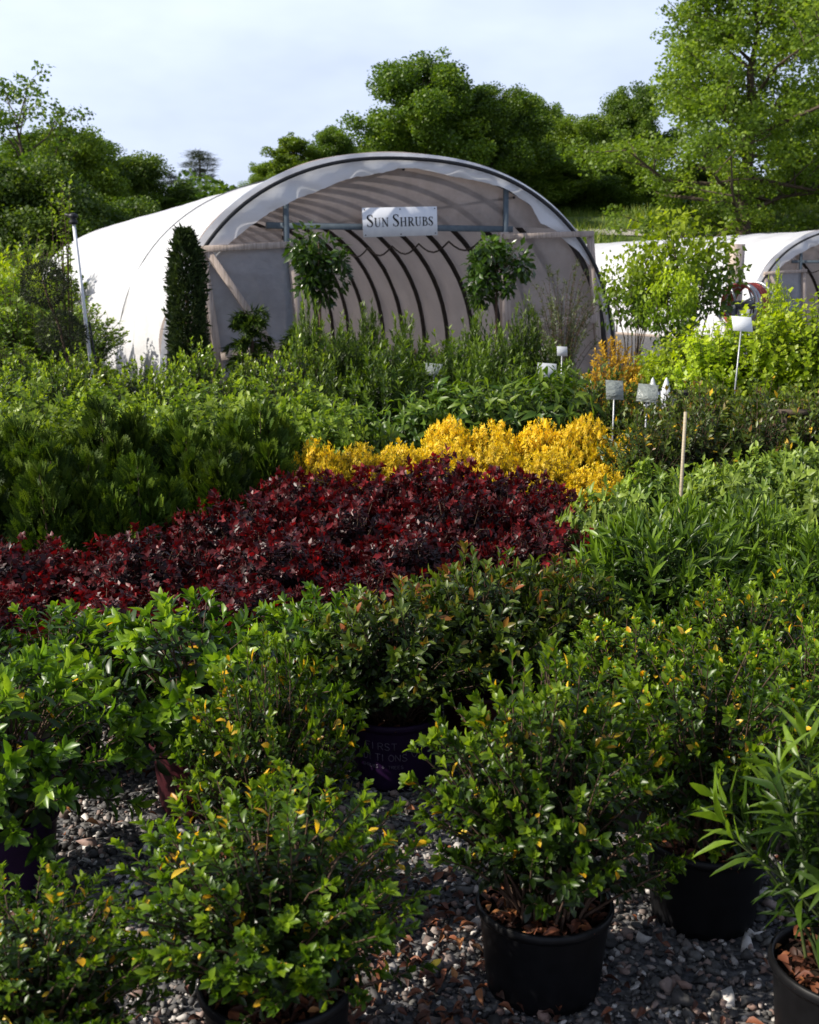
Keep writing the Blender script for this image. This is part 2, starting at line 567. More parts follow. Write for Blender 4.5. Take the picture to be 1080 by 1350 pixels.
K = {}
K['azalea'] = kindmeshes([11, 12, 13], [M['azalea'], M['yellow_leaf']], M['twig'], n=215, H=.70, W=.25, z0=.24, leaf=(.029, .46, .62), k=32, frac=.52, tipx=1.9, ang=(22, 85), lo=.2,
                         droop=.42, sway=.022, stem=.0022, young=.5, odd=.02)
K['hawthorn'] = kindmeshes([21, 22, 23], [M['hawthorn'], M['yellow_leaf']], M['twig'], n=150, H=.70, W=.40, z0=.25, leaf=(.066, .37, .62), k=19, frac=.36, tipx=2.2, ang=(25, 80), lo=.2,
                           droop=.5, arch=.35, sway=.03, stem=.003, young=.5, odd=.002)
K['redtip'] = kindmeshes([31, 32], [M['redtip']], M['twig'], n=260, H=.76, W=.36, z0=.25, leaf=(.042, .42, .55), k=22, frac=.5, tipx=1.5, ang=(28, 70), lo=.25, droop=.45, sway=.03, stem=.0025, young=.4, odd=0)
K['maroon'] = kindmeshes([41, 42, 43], [M['maroon']], M['twig'], n=240, H=.62, W=.43, z0=.22, leaf=(.033, .6, .5), hi=False, k=36, frac=.62, tipx=1.2, ang=(40, 75), lo=.3, droop=.72, arch=.6, sway=.04, stem=.0022,
                         young=.38, pair=True)
K['gold'] = kindmeshes([51, 52, 53], [M['gold']], M['twig'], n=430, H=.68, W=.36, z0=.24, leaf=(.026, .55, .5), hi=False, k=24, frac=.36, tipx=1.1, ang=(50, 95), lo=.25, droop=.5, arch=.5, sway=.06, stem=.002, young=.25, tint_h=.4)
K['_e'] = kindmeshes([61, 62, 63], [M['ever']], M['twig'], n=520, H=.90, W=.36, z0=.25, leaf=(.030, .28, .5), hi=False, k=50, frac=.38, tipx=1.0, ang=(28, 70), lo=.06, droop=.85, sway=.03, stem=.0022,
                       young=.55, pair=True, flat=1)
K['hydr'] = kindmeshes([71, 72, 73], [M['hydr']], M['twig_green'], n=130, H=.80, W=.38, z0=.24, leaf=(.052, .58, .48), hi=False, k=17, frac=.5, tipx=1.2, ang=(50, 85), lo=.5, droop=.4, sway=.03, stem=.003, young=.35, pair=True)
K['box'] = kindmeshes([81, 82], [M['box']], M['twig'], n=170, H=.88, W=.36, z0=.24, leaf=(.037, .6, .5), hi=False, k=26, frac=.5, tipx=1.4, ang=(25, 75), lo=.35, droop=.4, sway=.03, stem=.0025, young=.5)
K['willow'] = kindmeshes([91, 92, 93], [M['willow']], M['twig_green'], n=95, H=1.2, W=.36, z0=.25, leaf=(.068, .33, .45), hi=False, k=44, frac=.7, tipx=1.0, ang=(28, 60), lo=.4, droop=.4, sway=.05, stem=.003, young=.45)
K['broad'] = kindmeshes([101, 102], [M['broad']], M['twig_green'], n=60, H=.85, W=.36, z0=.25, leaf=(.10, .36, .5), hi=True, k=12, frac=.5, tipx=1.3, ang=(45, 100), lo=.45, droop=.35, sway=.04, stem=.004, young=.4, curl=.55)
K['photinia'] = kindmeshes([111, 112, 113], [M['photinia'], M['orange']], M['twig'], n=150, H=.95, W=.38, z0=.25, leaf=(.048, .42, .5), hi=False, k=24, frac=.55, tipx=1.2, ang=(30, 70), lo=.35, droop=.4, sway=.03, stem=.003, young=.4, odd=.015)
K['pale'] = kindmeshes([121, 122, 123], [M['pale']], M['twig_green'], n=150, H=.74, W=.38, z0=.24, leaf=(.062, .46, .5), hi=True, k=17, frac=.5, tipx=1.5, ang=(45, 95), lo=.3, curl=.4, droop=.42, sway=.03, stem=.003, young=.4)
K['narrow'] = kindmeshes([131, 132], [M['narrow']], M['twig_green'], n=190, H=.76, W=.40, z0=.24, leaf=(.080, .20, .5), hi=True, k=18, frac=.42, tipx=1.5, ang=(22, 62), lo=.4, droop=.42, sway=.03, stem=.0028, young=.4)
K['lance'] = kindmeshes([141], [M['narrow']], M['twig_green'], n=42, H=.74, W=.27, z0=.24, leaf=(.082, .19, .45), hi=True, k=28, frac=.68, tipx=1.0, ang=(30, 72), lo=.4, droop=.4, sway=.03, stem=.003, young=.5, curl=.3)
K['lime'] = kindmeshes([151, 152], [M['lime']], M['twig_green'], n=190, H=1.4, W=.46, z0=.25, leaf=(.052, .8, .5), hi=False, k=30, frac=.6, tipx=1.0, ang=(50, 95), lo=.4, droop=.4, sway=.06, stem=.004, young=.3)
K['orange'] = kindmeshes([161], [M['orange']], M['twig'], n=240, H=.95, W=.30, z0=.25, leaf=(.034, .5, .5), hi=False, k=26, frac=.5, tipx=1.2, ang=(35, 75), lo=.3, droop=.45, sway=.03, stem=.002, young=.3)
K['_x'] = kindmeshes([171], [M['maple']], M['bark'], n=26, H=2.25, W=.52, z0=.25, leaf=(.10, .62, .45), hi=False, k=64, frac=.42, tipx=1.0, ang=(50, 100), lo=.6, droop=.25, sway=.06, stem=.010, young=.35, tint_h=.7)
K['wispy'] = kindmeshes([181], [M['wispy']], M['twig'], n=80, H=1.95, W=.72, z0=.25, leaf=(.075, .24, .5), hi=False, k=46, frac=.8, tipx=1.0, ang=(40, 80), lo=.3, droop=.5, arch=.5, sway=.07, stem=.004, young=.3)
K['slender'] = kindmeshes([191], [M['spring']], M['twig'], n=12, H=2.6, W=.16, z0=.25, leaf=(.07, .6, .5), hi=False, k=46, frac=.7, tipx=1.0, ang=(45, 90), lo=.5, droop=.1, sway=.06, stem=.007, young=.3)
K['hedge'] = kindmeshes([201, 202], [M['bush']], M['bark'], n=260, H=2.3, W=.9, z0=.05, leaf=(.09, .55, .5), hi=False, k=30, frac=.5, tipx=1.1, ang=(30, 85), lo=.25, droop=.45, sway=.08, stem=.008, young=.4)
K['limehedge'] = kindmeshes([211], [M['lime']], M['bark'], n=150, H=2.1, W=.75, z0=.05, leaf=(.10, .6, .5), hi=False, k=26, frac=.5, tipx=1.1, ang=(30, 85), lo=.3, droop=.45, sway=.08, stem=.008, young=.3)



def sapling_mesh(seed, H=2.25, W=.52):
    q = np.random.default_rng(seed)
    F, S = Buf(), Buf()
    tv, tf = leaf_lo(.33, .45)
    for i in range(13):
        a = q.random() * 6.28
        rr = W * math.sqrt(q.random()) * .95
        e = np.array([rr * math.cos(a), rr * math.sin(a), H * q.uniform(.66, .95)])
        b0 = np.array([q.normal() * .05, q.normal() * .05, .22])
        c = np.array([e[0] * .45, e[1] * .45, H * .5]) + q.normal(size=3) * .03
        S.tube([tuple(b0), tuple((b0 + c) / 2 + q.normal(size=3) * .01), tuple(c), tuple((c + e) / 2 + q.normal(size=3) * .02), tuple(e)], [.012, .011, .009, .007, .004], 5, cap=False)
        tips = [e, e + np.array([0, 0, .1])]
        for k in range(5):
            u = q.uniform(.25, .95)
            st = c * (1 - u) + e * u
            t2 = st + np.array([math.cos(a + q.normal()) * q.uniform(.1, .3), math.sin(a + q.normal()) * q.uniform(.1, .3), q.uniform(-.05, .22)])
            S.tube([tuple(st), tuple(t2)], [.004, .002], 4, cap=False)
            tips.append(t2)
        for t2 in tips:
            n = 21
            d = q.normal(size=(n, 3)); d /= np.linalg.norm(d, axis=1, keepdims=True)
            P = t2 + d * (.19 * q.random(n) ** .6)[:, None] * np.array([1, 1, .75])
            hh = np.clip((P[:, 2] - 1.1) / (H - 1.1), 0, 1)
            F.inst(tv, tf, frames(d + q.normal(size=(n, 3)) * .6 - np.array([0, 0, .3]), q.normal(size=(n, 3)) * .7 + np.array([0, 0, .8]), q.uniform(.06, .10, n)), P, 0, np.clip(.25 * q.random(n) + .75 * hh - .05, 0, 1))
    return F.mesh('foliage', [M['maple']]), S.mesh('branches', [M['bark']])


def thuja_mesh(seed, H=.90, W=.36, z0=.25):
    """dense pointed evergreen built of flat ferny sprays"""
    q = np.random.default_rng(seed)
    # one spray: a thin axis with side twigs getting shorter to the tip
    tv, tf = [], []

    def blade(p, d, l, w):
        d = np.array(d) / np.linalg.norm(d)
        sd_ = np.array([d[1], -d[0], 0])
        k = len(tv)
        p = np.array(p)
        tv.extend([p, p + d * l * .5 + sd_ * w, p + d * l, p + d * l * .5 - sd_ * w + np.array([0, 0, .01])])
        tf.append((k, k + 1, k + 2, k + 3))
    blade((0, 0, 0), (0, 1, 0), 1.0, .035)
    for i in range(1, 6):
        for sgn in (-1, 1):
            y = i / 6.5
            L_ = .52 * (1 - y * .65)
            blade((0, y, 0), (sgn * .75, .8, .12), L_, .045)
            blade((sgn * L_ * .35, y + L_ * .37, .02), (sgn * .25, 1, .1), L_ * .55, .04)
    tv = np.array(tv)
    F, S = Buf(), Buf()
    peaks = [(0, 0, 1.0)] + [(W * .55 * math.cos(a), W * .55 * math.sin(a), q.uniform(.6, .92)) for a in q.random(7) * 6.28]
    for (px_, py_, hh) in peaks:
        top = z0 + (H - z0) * hh
        S.tube([(0, 0, z0 - .02), (px_ * .7, py_ * .7, z0 + (top - z0) * .5), (px_, py_, top)], [.008, .006, .002], 5, cap=False)
        n = 330
        u = q.random(n) ** .8
        a = q.random(n) * 6.28
        rr = W * (.62 if (px_ or py_) else .8) * (1.02 - u) ** .8 * (.55 + .45 * q.random(n) ** .5) * (1 + .2 * np.sin(a * 3 + u * 9 + seed))
        sc = np.clip(1 - u, .0, 1)
        cx_ = px_ * (.55 + .45 * u); cy_ = py_ * (.55 + .45 * u)
        P = np.c_[cx_ + rr * np.cos(a), cy_ + rr * np.sin(a), z0 + .0 + (top - z0) * u]
        D = np.c_[np.cos(a) * .8, np.sin(a) * .8, .75 + .6 * u] + q.normal(size=(n, 3)) * .32
        Nn = np.c_[-np.sin(a), np.cos(a), q.normal(size=n) * .5] + q.normal(size=(n, 3)) * .45
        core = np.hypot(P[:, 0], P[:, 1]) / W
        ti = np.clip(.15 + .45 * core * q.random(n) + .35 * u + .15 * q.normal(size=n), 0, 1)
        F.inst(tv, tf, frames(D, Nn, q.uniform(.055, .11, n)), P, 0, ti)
    return F.mesh('foliage', [M['ever']], smooth=False), S.mesh('branches', [M['twig']])


K['ever'] = [thuja_mesh(s_) for s_ in (61, 62, 63)]
del K['_e']
K['sapling'] = [sapling_mesh(171), sapling_mesh(172)]
del K['_x']
CAT = 'shrub'
COUNT = {}


def plant(kind, name, label, px, Y, h, w=None, pot='black', group=None, cat='potted shrub', mulch='soil', rot=None, z=0.0, potscale=None, var=None):
    """one potted plant as one thing: Empty > pot (> mulch), foliage, branches"""
    ms = K[kind]
    i = COUNT.get(kind, 0)
    COUNT[kind] = i + 1
    f, s = ms[i % len(ms) if var is None else var]
    base = KH[kind]
    zp = base[2]
    ps = potscale or .86
    off = .225 * ps
    if not pot:
        off = zp
    sz = (h - off) / (base[0] - zp)
    sx = (w if w else base[1] * sz * 2) / (2 * base[1])
    x = wx(px, Y, h * .6)
    root = thing(name, label, cat, (x, Y, z), 0, group)
    rot = random.uniform(0, 6.28) if rot is None else rot
    fo = link('foliage', f, root)
    # the pot keeps its real size; the plant above it takes height and spread of the one in the photograph
    for o_ in ([fo] if s is None else [fo, link('branches', s, root)]):
        o_.rotation_euler.z = rot
        o_.scale = (sx, sx, sz)
        o_.location.z = off - zp * sz
    if pot:
        p = link('pot', POT[pot], root, (0, 0, 0), random.uniform(0, 6.28))
        p.scale = (1, 1, ps)
        link('mulch', MULCH if mulch == 'leaf' else SOIL, p)
    return root


KH = dict(azalea=(.70, .25, .24), hawthorn=(.70, .40, .25), redtip=(.76, .36, .25), maroon=(.62, .43, .22), gold=(.68, .36, .24), ever=(.90, .36, .25), hydr=(.80, .38, .24), box=(.88, .36, .24),
          willow=(1.2, .36, .25), broad=(.85, .36, .25), photinia=(.95, .38, .25), pale=(.74, .38, .24), narrow=(.76, .40, .24), lance=(.74, .27, .24), lime=(1.4, .46, .25), orange=(.95, .30, .25),
          sapling=(2.25, .52, .25), wispy=(1.95, .72, .25), slender=(2.6, .16, .25), hedge=(2.3, .9, .05), limehedge=(2.1, .75, .05))
ORD = ['first', 'second', 'third', 'fourth', 'fifth', 'sixth', 'seventh', 'eighth', 'ninth', 'tenth', 'eleventh', 'twelfth']


def row(kind, name, spec, what, where, group, **kw):
    """a row of look-alikes, told apart by their place in the row"""
    spec = sorted(spec)
    n = len(spec)
    for i, (px, Y, h, w) in enumerate(spec):
        o = 'leftmost' if i == 0 else 'rightmost' if i == n - 1 else ORD[i] + ' from left'
        plant(kind, name, f'{what}, {o} {where}', px, Y, h, w, group=group, **kw)


# ------------------------------------------------------------------ foreground azaleas
ga = 'azaleas in black pots on the gravel'
plant('azalea', 'potted_azalea', 'small-leaved azalea with yellow leaves in black pot standing alone mid gravel', 722, 2.31, .80, .62, 'black', ga, mulch='leaf', var=0, rot=.4, potscale=.80)
plant('azalea', 'potted_azalea', 'small-leaved azalea in black pot beside the narrow-leaved plant', 938, 2.60, .77, .62, 'black', ga, mulch='leaf', var=1, rot=2.2, potscale=.84)
plant('azalea', 'potted_azalea', 'low azalea with most yellow leaves, black pot full of brown leaves', 362, 2.0, .66, .64, 'black', ga, mulch='leaf', var=2, rot=1.1, potscale=.85)
plant('azalea', 'potted_azalea', 'upright azalea behind the yellow-flecked one, next to the purple pot', 355, 2.55, .76, .46, 'black', ga, mulch='leaf', var=0, rot=3.6, potscale=.8)
plant('azalea', 'potted_azalea', 'low azalea at the bottom left beside the yellow-flecked one', 45, 1.83, .53, .50, 'black', ga, mulch='leaf', var=1, rot=5.0, potscale=.84)
plant('azalea', 'potted_azalea', 'azalea cut by right picture edge, behind the narrow-leaved plant', 1080, 2.95, .68, .52, 'black', ga, mulch='leaf', var=2, rot=4.1)
plant('lance', 'narrow_leaved_plant', 'plant with long pale narrow leaves in black pot, bottom right corner', 1132, 2.05, .80, .56, 'black', None, mulch='leaf', rot=.7)

# second row, purple pots
gh = 'glossy green shrubs in purple pots'
plant('hawthorn', 'potted_hawthorn', 'glossy shrub in purple pot at left edge, above the low bottom left azalea', -8, 2.72, .65, .74, 'purple', gh, var=0, rot=.3)
plant('hawthorn', 'potted_hawthorn', 'wide glossy light green shrub in dark red pot by the gravel gap', 262, 3.22, .64, .92, 'maroon', gh, var=1, rot=1.9)
plant('hawthorn', 'potted_hawthorn', 'glossy shrub between the wide glossy shrub and the red-tipped ones', 425, 3.66, .56, .66, 'purple', gh, var=2, rot=.9)
plant('hawthorn', 'potted_hawthorn', 'glossy shrub at left edge in front of the maroon bed', 70, 3.45, .55, .80, 'purple', gh, var=2, rot=2.9)
gr = 'red-tipped green shrubs'
PRINTED = plant('redtip', 'red_tipped_shrub', 'dark green shrub with reddish tips in printed purple pot', 520, 3.42, .66, .64, 'purple', gr, var=0)
plant('redtip', 'red_tipped_shrub', 'red-tipped dark shrub behind the lone azalea, between two others', 640, 3.66, .70, .68, 'maroon', gr, var=1)
plant('redtip', 'red_tipped_shrub', 'red-tipped dark shrub at the gravel gap beside narrow-leaved shrubs', 735, 3.72, .66, .54, 'purple', gr, var=0)

# maroon bed
row('maroon', 'maroon_shrub', [(-30, 3.95, .50, .78), (150, 3.98, .50, .8), (320, 4.05, .50, .8), (490, 4.2, .50, .75)], 'dark red leafy shrub', 'in the front row of maroon bed', 'dark red shrubs')
row('maroon', 'maroon_shrub', [(20, 4.55, .56, .85), (190, 4.55, .58, .9), (370, 4.6, .60, .9), (550, 4.7, .60, .9), (720, 4.75, .58, .8)], 'dark red leafy shrub', 'in second row of maroon bed', 'dark red shrubs')
row('maroon', 'maroon_shrub', [(310, 5.15, .62, .9), (460, 5.2, .64, .9), (600, 5.25, .65, .9), (725, 5.3, .62, .75)], 'dark red leafy shrub', 'in third row of maroon bed', 'dark red shrubs')
row('maroon', 'maroon_shrub', [(400, 5.75, .66, .85), (490, 5.8, .64, .85), (580, 5.85, .71, .9), (672, 5.75, .67, .85)], 'dark red leafy shrub', 'in the back row of maroon bed', 'dark red shrubs')

# golden row
row('gold', 'golden_shrub', [(418, 6.5, .69, .42), (473, 6.6, .65, .46), (532, 6.7, .66, .48), (592, 6.8, .66, .52), (652, 6.7, .64, .52), (720, 6.6, .62, .56), (785, 6.4, .56, .46), (842, 6.9, .60, .30)], 'bright yellow shrub', 'in the front yellow row', 'bright yellow shrubs')
row('gold', 'golden_shrub', [(590, 7.4, .74, .44), (650, 7.4, .69, .5), (712, 7.4, .70, .5), (768, 7.3, .76, .5), (832, 7.2, .66, .36)], 'bright yellow shrub', 'in the back yellow row', 'bright yellow shrubs')

# feathery evergreens
row('ever', 'feathery_evergreen', [(-15, 5.3, .74, .6), (72, 5.2, .80, .62), (185, 5.3, .72, .6), (292, 5.9, .72, .56)], 'dark feathery evergreen', 'in the front evergreen row', 'feathery evergreens')
row('ever', 'feathery_evergreen', [(30, 6.1, .80, .6), (138, 6.1, .88, .64), (238, 6.3, .80, .58), (345, 6.5, .84, .66)], 'dark feathery evergreen', 'in the back evergreen row', 'feathery evergreens')

# pale broad-leaved rows behind them
row('hydr', 'broad_leaved_shrub', [(-10, 7.0, .88, .75), (90, 7.1, .82, .75), (190, 7.2, .84, .75), (280, 7.3, .84, .75), (370, 7.3, .82, .75), (440, 7.4, .80, .6)], 'light green broad-leaved shrub', 'in the row behind evergreens', 'light green broad-leaved shrubs')
row('hydr', 'broad_leaved_shrub', [(40, 8.0, .92, .8), (140, 8.1, .92, .8), (245, 8.1, .90, .8), (340, 8.2, .90, .8), (420, 8.2, .88, .7)], 'light green broad-leaved shrub', 'in second row behind evergreens', 'light green broad-leaved shrubs')
row('box', 'glossy_shrub', [(0, 9.3, .88, .65), (75, 9.4, 1.0, .6), (150, 9.4, .86, .65), (225, 9.4, .96, .62), (300, 9.5, .86, .65), (370, 9.5, 1.0, .65)], 'glossy dark shrub with lime tips', 'in the row before the hoop house', 'glossy lime-tipped shrubs')
row('box', 'glossy_shrub', [(30, 10.7, .94, .7), (110, 10.8, 1.0, .7), (185, 10.8, .90, .7), (262, 10.8, 1.06, .7), (335, 10.8, .95, .7), (400, 10.8, 1.08, .7)], 'glossy dark shrub with lime tips', 'in the row nearest the hoop house', 'glossy lime-tipped shrubs')

# centre: willowy shoots and drooping leaves
row('willow', 'willowy_shrub', [(435, 9.0, 1.02, .55), (508, 8.8, 1.24, .62), (560, 9.2, .98, .6), (630, 9.6, 1.12, .5), (690, 9.4, 1.0, .5), (752, 9.0, 1.0, .5)], 'willowy upright green shrub', 'in the front row at the doorway', 'willowy green shrubs')
row('willow', 'willowy_shrub', [(408, 11.6, 1.5, .42), (448, 11.0, 1.3, .6), (485, 11.8, 1.42, .5), (535, 11.2, 1.3, .6), (590, 11.0, 1.16, .7), (628, 11.6, 1.38, .5), (658, 11.2, 1.2, .6), (692, 11.6, 1.5, .4), (722, 11.4, 1.05, .6)], 'willowy upright green shrub', 'in the back row at the doorway', 'willowy green shrubs')
row('broad', 'drooping_leaved_shrub', [(465, 7.6, .80, .6), (545, 8.1, .82, .6), (605, 8.1, .92, .7), (665, 8.2, .90, .7), (725, 8.2, .98, .75)], 'shrub with long drooping leaves', 'in the row behind yellow shrubs', 'drooping-leaved shrubs')

# right-hand beds
row('photinia', 'mixed_leaf_shrub', [(800, 8.4, 1.02, .75), (862, 8.2, .88, .7), (925, 8.2, .92, .8), (1000, 8.1, .92, .8), (1075, 8.0, .98, .8)], 'small-leaved olive green shrub', 'in the row with plastic placards', 'small-leaved olive shrubs')
row('photinia', 'mixed_leaf_shrub', [(850, 6.8, .84, .6), (920, 7.0, .92, .7), (1000, 7.0, .96, .7), (1080, 6.9, .98, .7)], 'small-leaved olive green shrub', 'in the row by the bamboo stake', 'small-leaved olive shrubs')
row('pale', 'pale_green_shrub', [(797, 4.95, .70, .46), (868, 5.6, .70, .5), (948, 5.3, .70, .58), (1015, 5.0, .60, .46), (1080, 5.3, .68, .6)], 'pale green bushy shrub', 'in the pale row by the bamboo stake', 'pale green shrubs')
row('pale', 'pale_green_shrub', [(935, 6.1, .64, .4), (1005, 6.2, .68, .5), (1072, 6.2, .76, .55)], 'pale green bushy shrub', 'in the pale row behind the stake', 'pale green shrubs')
row('narrow', 'narrow_leaved_shrub', [(878, 4.1, .76, .72), (985, 4.4, .70, .62), (1085, 4.0, .66, .66)], 'dark bushy shrub with narrow leaves', 'in the row below the pale shrubs', 'narrow-leaved shrubs')
row('azalea', 'potted_azalea', [(835, 3.15, .64, .54), (985, 3.3, .74, .54)], 'azalea', 'in the row between near azaleas and narrow-leaved shrubs', ga, mulch='leaf')
row('lime', 'lime_vine', [(862, 11.3, 1.02, .6), (905, 10.8, 1.22, .8), (940, 9.7, 1.36, .9), (1005, 9.6, 1.52, .95), (1072, 9.5, 1.62, 1.0)], 'bright lime green leafy vine', 'in the row by the white card', 'lime green vines')
plant('lime', 'lime_vine', 'single tall lime shoot rising before the far hoop house frame', 1020, 11.0, 1.80, .35, group='lime green vines')
plant('orange', 'orange_shrub', 'orange-gold shrub at the corner of the hoop house', 808, 10.4, 1.10, .62)
plant('orange', 'orange_shrub', 'small orange-green shrub between two plastic placards', 836, 9.0, .86, .22)
gs = 'young lime green trees'
row('sapling', 'potted_sapling', [(838, 12.5, 2.02, .66), (884, 11.9, 1.72, .5), (908, 12.7, 2.34, .98)], 'young multi-stemmed tree with lime crown', 'before white far roof', gs, cat='young tree')
plant('wispy', 'wispy_shrub', 'tall loose olive shrub before the right door frame', 742, 14.9, 2.0, 1.15)
plant('slender', 'slender_tree', 'slender young tree behind the white sprinkler pipe', 86, 15.5, 3.15, .34, cat='young tree')

# left-hand bushes beside the hoop house
gb = 'bushes growing beside the hoop house'
for px, Y, h, w, l in [(25, 15.5, 1.75, 2.0, 'tall green bush at left edge beside the topiary balls'), (95, 17.0, 1.45, 1.7, 'green bush behind the white pipe'), (-40, 19, 2.3, 2.2, 'dark bush at left edge behind lime bush'),
                        (40, 24, 2.7, 2.4, 'dark bush farthest back at the hoop house end'), (0, 13.9, .95, 1.2, 'low bush under the lower topiary ball'), (105, 13.6, .75, 1.0, 'low bush at the foot of white pipe')]:
    plant('hedge', 'bush', l, px, Y, h, w, pot=None, group=gb, cat='bush')
for px, Y, h, w, l in [(15, 18.0, 2.15, 1.2, 'bright lime bush at left edge above the topiary'), (45, 21.0, 2.1, .9, 'small bright lime bush near hoop house end')]:
    plant('limehedge', 'bush', l, px, Y, h, w, pot=None, group=gb, cat='bush')


# ------------------------------------------------------------------ topiary, conifers
def ball(seed, r, n, leaf, mat, hi=False, squash=1.0, ang=45, young=.3, shell=.75):
    q = np.random.default_rng(seed)
    d = q.normal(size=(n, 3)); d /= np.linalg.norm(d, axis=1, keepdims=True)
    rr = r * (shell + (1 - shell) * q.random(n) ** .6) * (1 + .10 * np.sin(d[:, 0] * 5 + seed) * np.cos(d[:, 2] * 4) + .05 * q.normal(size=n))
    P = d * rr[:, None]; P[:, 2] *= squash
    D = d + q.normal(size=(n, 3)) * .7
    Nn = q.normal(size=(n, 3)) * .6 + d
    tv, tf = (leaf_hi if hi else leaf_lo)(leaf[1] / 2, .5)
    b = Buf()
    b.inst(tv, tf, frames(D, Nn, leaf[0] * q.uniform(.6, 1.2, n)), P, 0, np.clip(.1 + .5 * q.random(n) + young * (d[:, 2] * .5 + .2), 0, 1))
    return b


def standard(name, label, px, Y, ztop, r, squash, leaf, n, mat, seed, group=None):
    x = wx(px, Y, ztop)
    t = thing(name, label, 'topiary', (x, Y, 0), 0, group)
    b = Buf()
    zc = ztop - r * squash
    qq = np.random.default_rng(seed + 7)
    tv, tf = leaf_lo(leaf[1] / 2, .5)
    for k in range(17):
        d = qq.normal(size=3); d /= np.linalg.norm(d)
        c = d * r * qq.uniform(.35, .82) * np.array([1, 1, 1.05])
        if k < 2:
            c = np.array([qq.normal() * r * .25, qq.normal() * r * .25, -r * qq.uniform(.7, 1.0)])
        m = n // 11
        d = qq.normal(size=(m, 3)); d /= np.linalg.norm(d, axis=1, keepdims=True)
        P = c + d * (r * qq.uniform(.28, .46) * qq.random(m) ** .4)[:, None]
        D = d * .8 + qq.normal(size=(m, 3)) * .5 + np.array([0, 0, -.25])
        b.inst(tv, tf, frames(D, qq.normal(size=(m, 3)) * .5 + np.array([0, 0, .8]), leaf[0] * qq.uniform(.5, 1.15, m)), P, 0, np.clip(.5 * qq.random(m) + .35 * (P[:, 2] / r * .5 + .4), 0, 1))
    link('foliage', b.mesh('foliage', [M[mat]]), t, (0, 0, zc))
    q = np.random.default_rng(seed)
    s = Buf().tube([(0, 0, .2), (q.normal() * .02, q.normal() * .02, zc * .5), (0, 0, zc), (0, 0, zc + r * .6)], [.022, .018, .016, .006], 7)
    for k in range(9):
        a = q.random() * 6.28
        s.tube([(0, 0, zc - r * .3), (math.cos(a) * r * .4, math.sin(a) * r * .4, zc + r * .1), (math.cos(a) * r * .8, math.sin(a) * r * .8, zc + q.uniform(-.3, .6) * r)], [.008, .006, .003], 4)
    link('trunk', s.mesh('trunk', [M['twig']]), t)
    p = link('pot', POT['black'], t)
    p.scale = (1.3, 1.3, 1.3)
    link('mulch', SOIL, p)
    return t


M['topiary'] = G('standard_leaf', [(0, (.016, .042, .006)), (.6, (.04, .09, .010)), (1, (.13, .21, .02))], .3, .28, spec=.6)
M['pom'] = G('clipped_scale', [(0, (.010, .015, .008)), (.6, (.024, .036, .018)), (1, (.055, .07, .035))], .6, .15, spec=.2)
gt = 'lollipop standards flanking the door'
standard('standard_tree', 'round-headed standard with big leaves before the left door post', 420, 15.3, 2.28, .42, 1.05, (.13, .5), 900, 'topiary', 301, gt)
standard('standard_tree', 'round-headed standard with big leaves before the right door post', 656, 16.0, 2.24, .45, 1.0, (.13, .5), 950, 'topiary', 302, gt)

# double-ball topiary
t = thing('pompom_topiary', 'grey-green topiary of two clipped balls on thin trunk beside the white pipe', 'topiary', (wx(72, 12.3, 1.2), 12.3, 0))
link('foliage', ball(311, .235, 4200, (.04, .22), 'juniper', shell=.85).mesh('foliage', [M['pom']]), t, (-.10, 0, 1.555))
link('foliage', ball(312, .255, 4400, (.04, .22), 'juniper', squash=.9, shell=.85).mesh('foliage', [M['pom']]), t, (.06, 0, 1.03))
link('trunk', Buf().tube([(.2, 0, .2), (.14, 0, .6), (.05, 0, 1.1), (-.04, 0, 1.35), (-.10, 0, 1.6)], [.02, .018, .016, .013, .008], 7).mesh('trunk', [M['twig']]), t)
p = link('pot', POT['black'], t, (.2, 0, 0)); link('mulch', SOIL, p)


def column(name, label, px, Y, ztop, r, seed, mat='juniper', n=20000):
    q = np.random.default_rng(seed)
    x = wx(px, Y, ztop * .6)
    t = thing(name, label, 'conifer', (x, Y, 0))
    h = ztop - .25
    u = q.random(n)
    prof = np.minimum(1, (1 - u) * 3.2 + .12) ** .6 * np.minimum(1, u * 6 + .55)
    a = q.random(n) * 2 * np.pi
    rr = r * prof * (.55 + .45 * q.random(n) ** .5) * (1 + .13 * np.sin(3 * a + 9 * u) + .12 * np.sin(7 * a - 31 * u) + .09 * np.sin(11 * a + 57 * u))
    P = np.c_[rr * np.cos(a), rr * np.sin(a), .25 + u * h]
    D = np.c_[np.cos(a), np.sin(a), np.full(n, .9)] + q.normal(size=(n, 3)) * .55
    tv, tf = leaf_lo(.16, .45)
    b = Buf().inst(tv, tf, frames(D, q.normal(size=(n, 3)), q.uniform(.03, .075, n) * np.where(q.random(n) < .06, 1.9, 1)), P, 0, np.clip(q.random(n) * .75 + .15, 0, 1))
    link('foliage', b.mesh('foliage', [M[mat]]), t)
    link('trunk', Buf().tube([(0, 0, .2), (0, 0, h * .5), (0, 0, h * .95)], [.04, .03, .01], 7).mesh('trunk', [M['twig']]), t)
    pp = link('pot', POT['black'], t); pp.scale = (1.4, 1.4, 1.2)
    link('mulch', SOIL, pp)


column('columnar_conifer', 'tall dark column-shaped conifer at the left corner of the hoop house', 247, 14.2, 2.2, .205, 321)

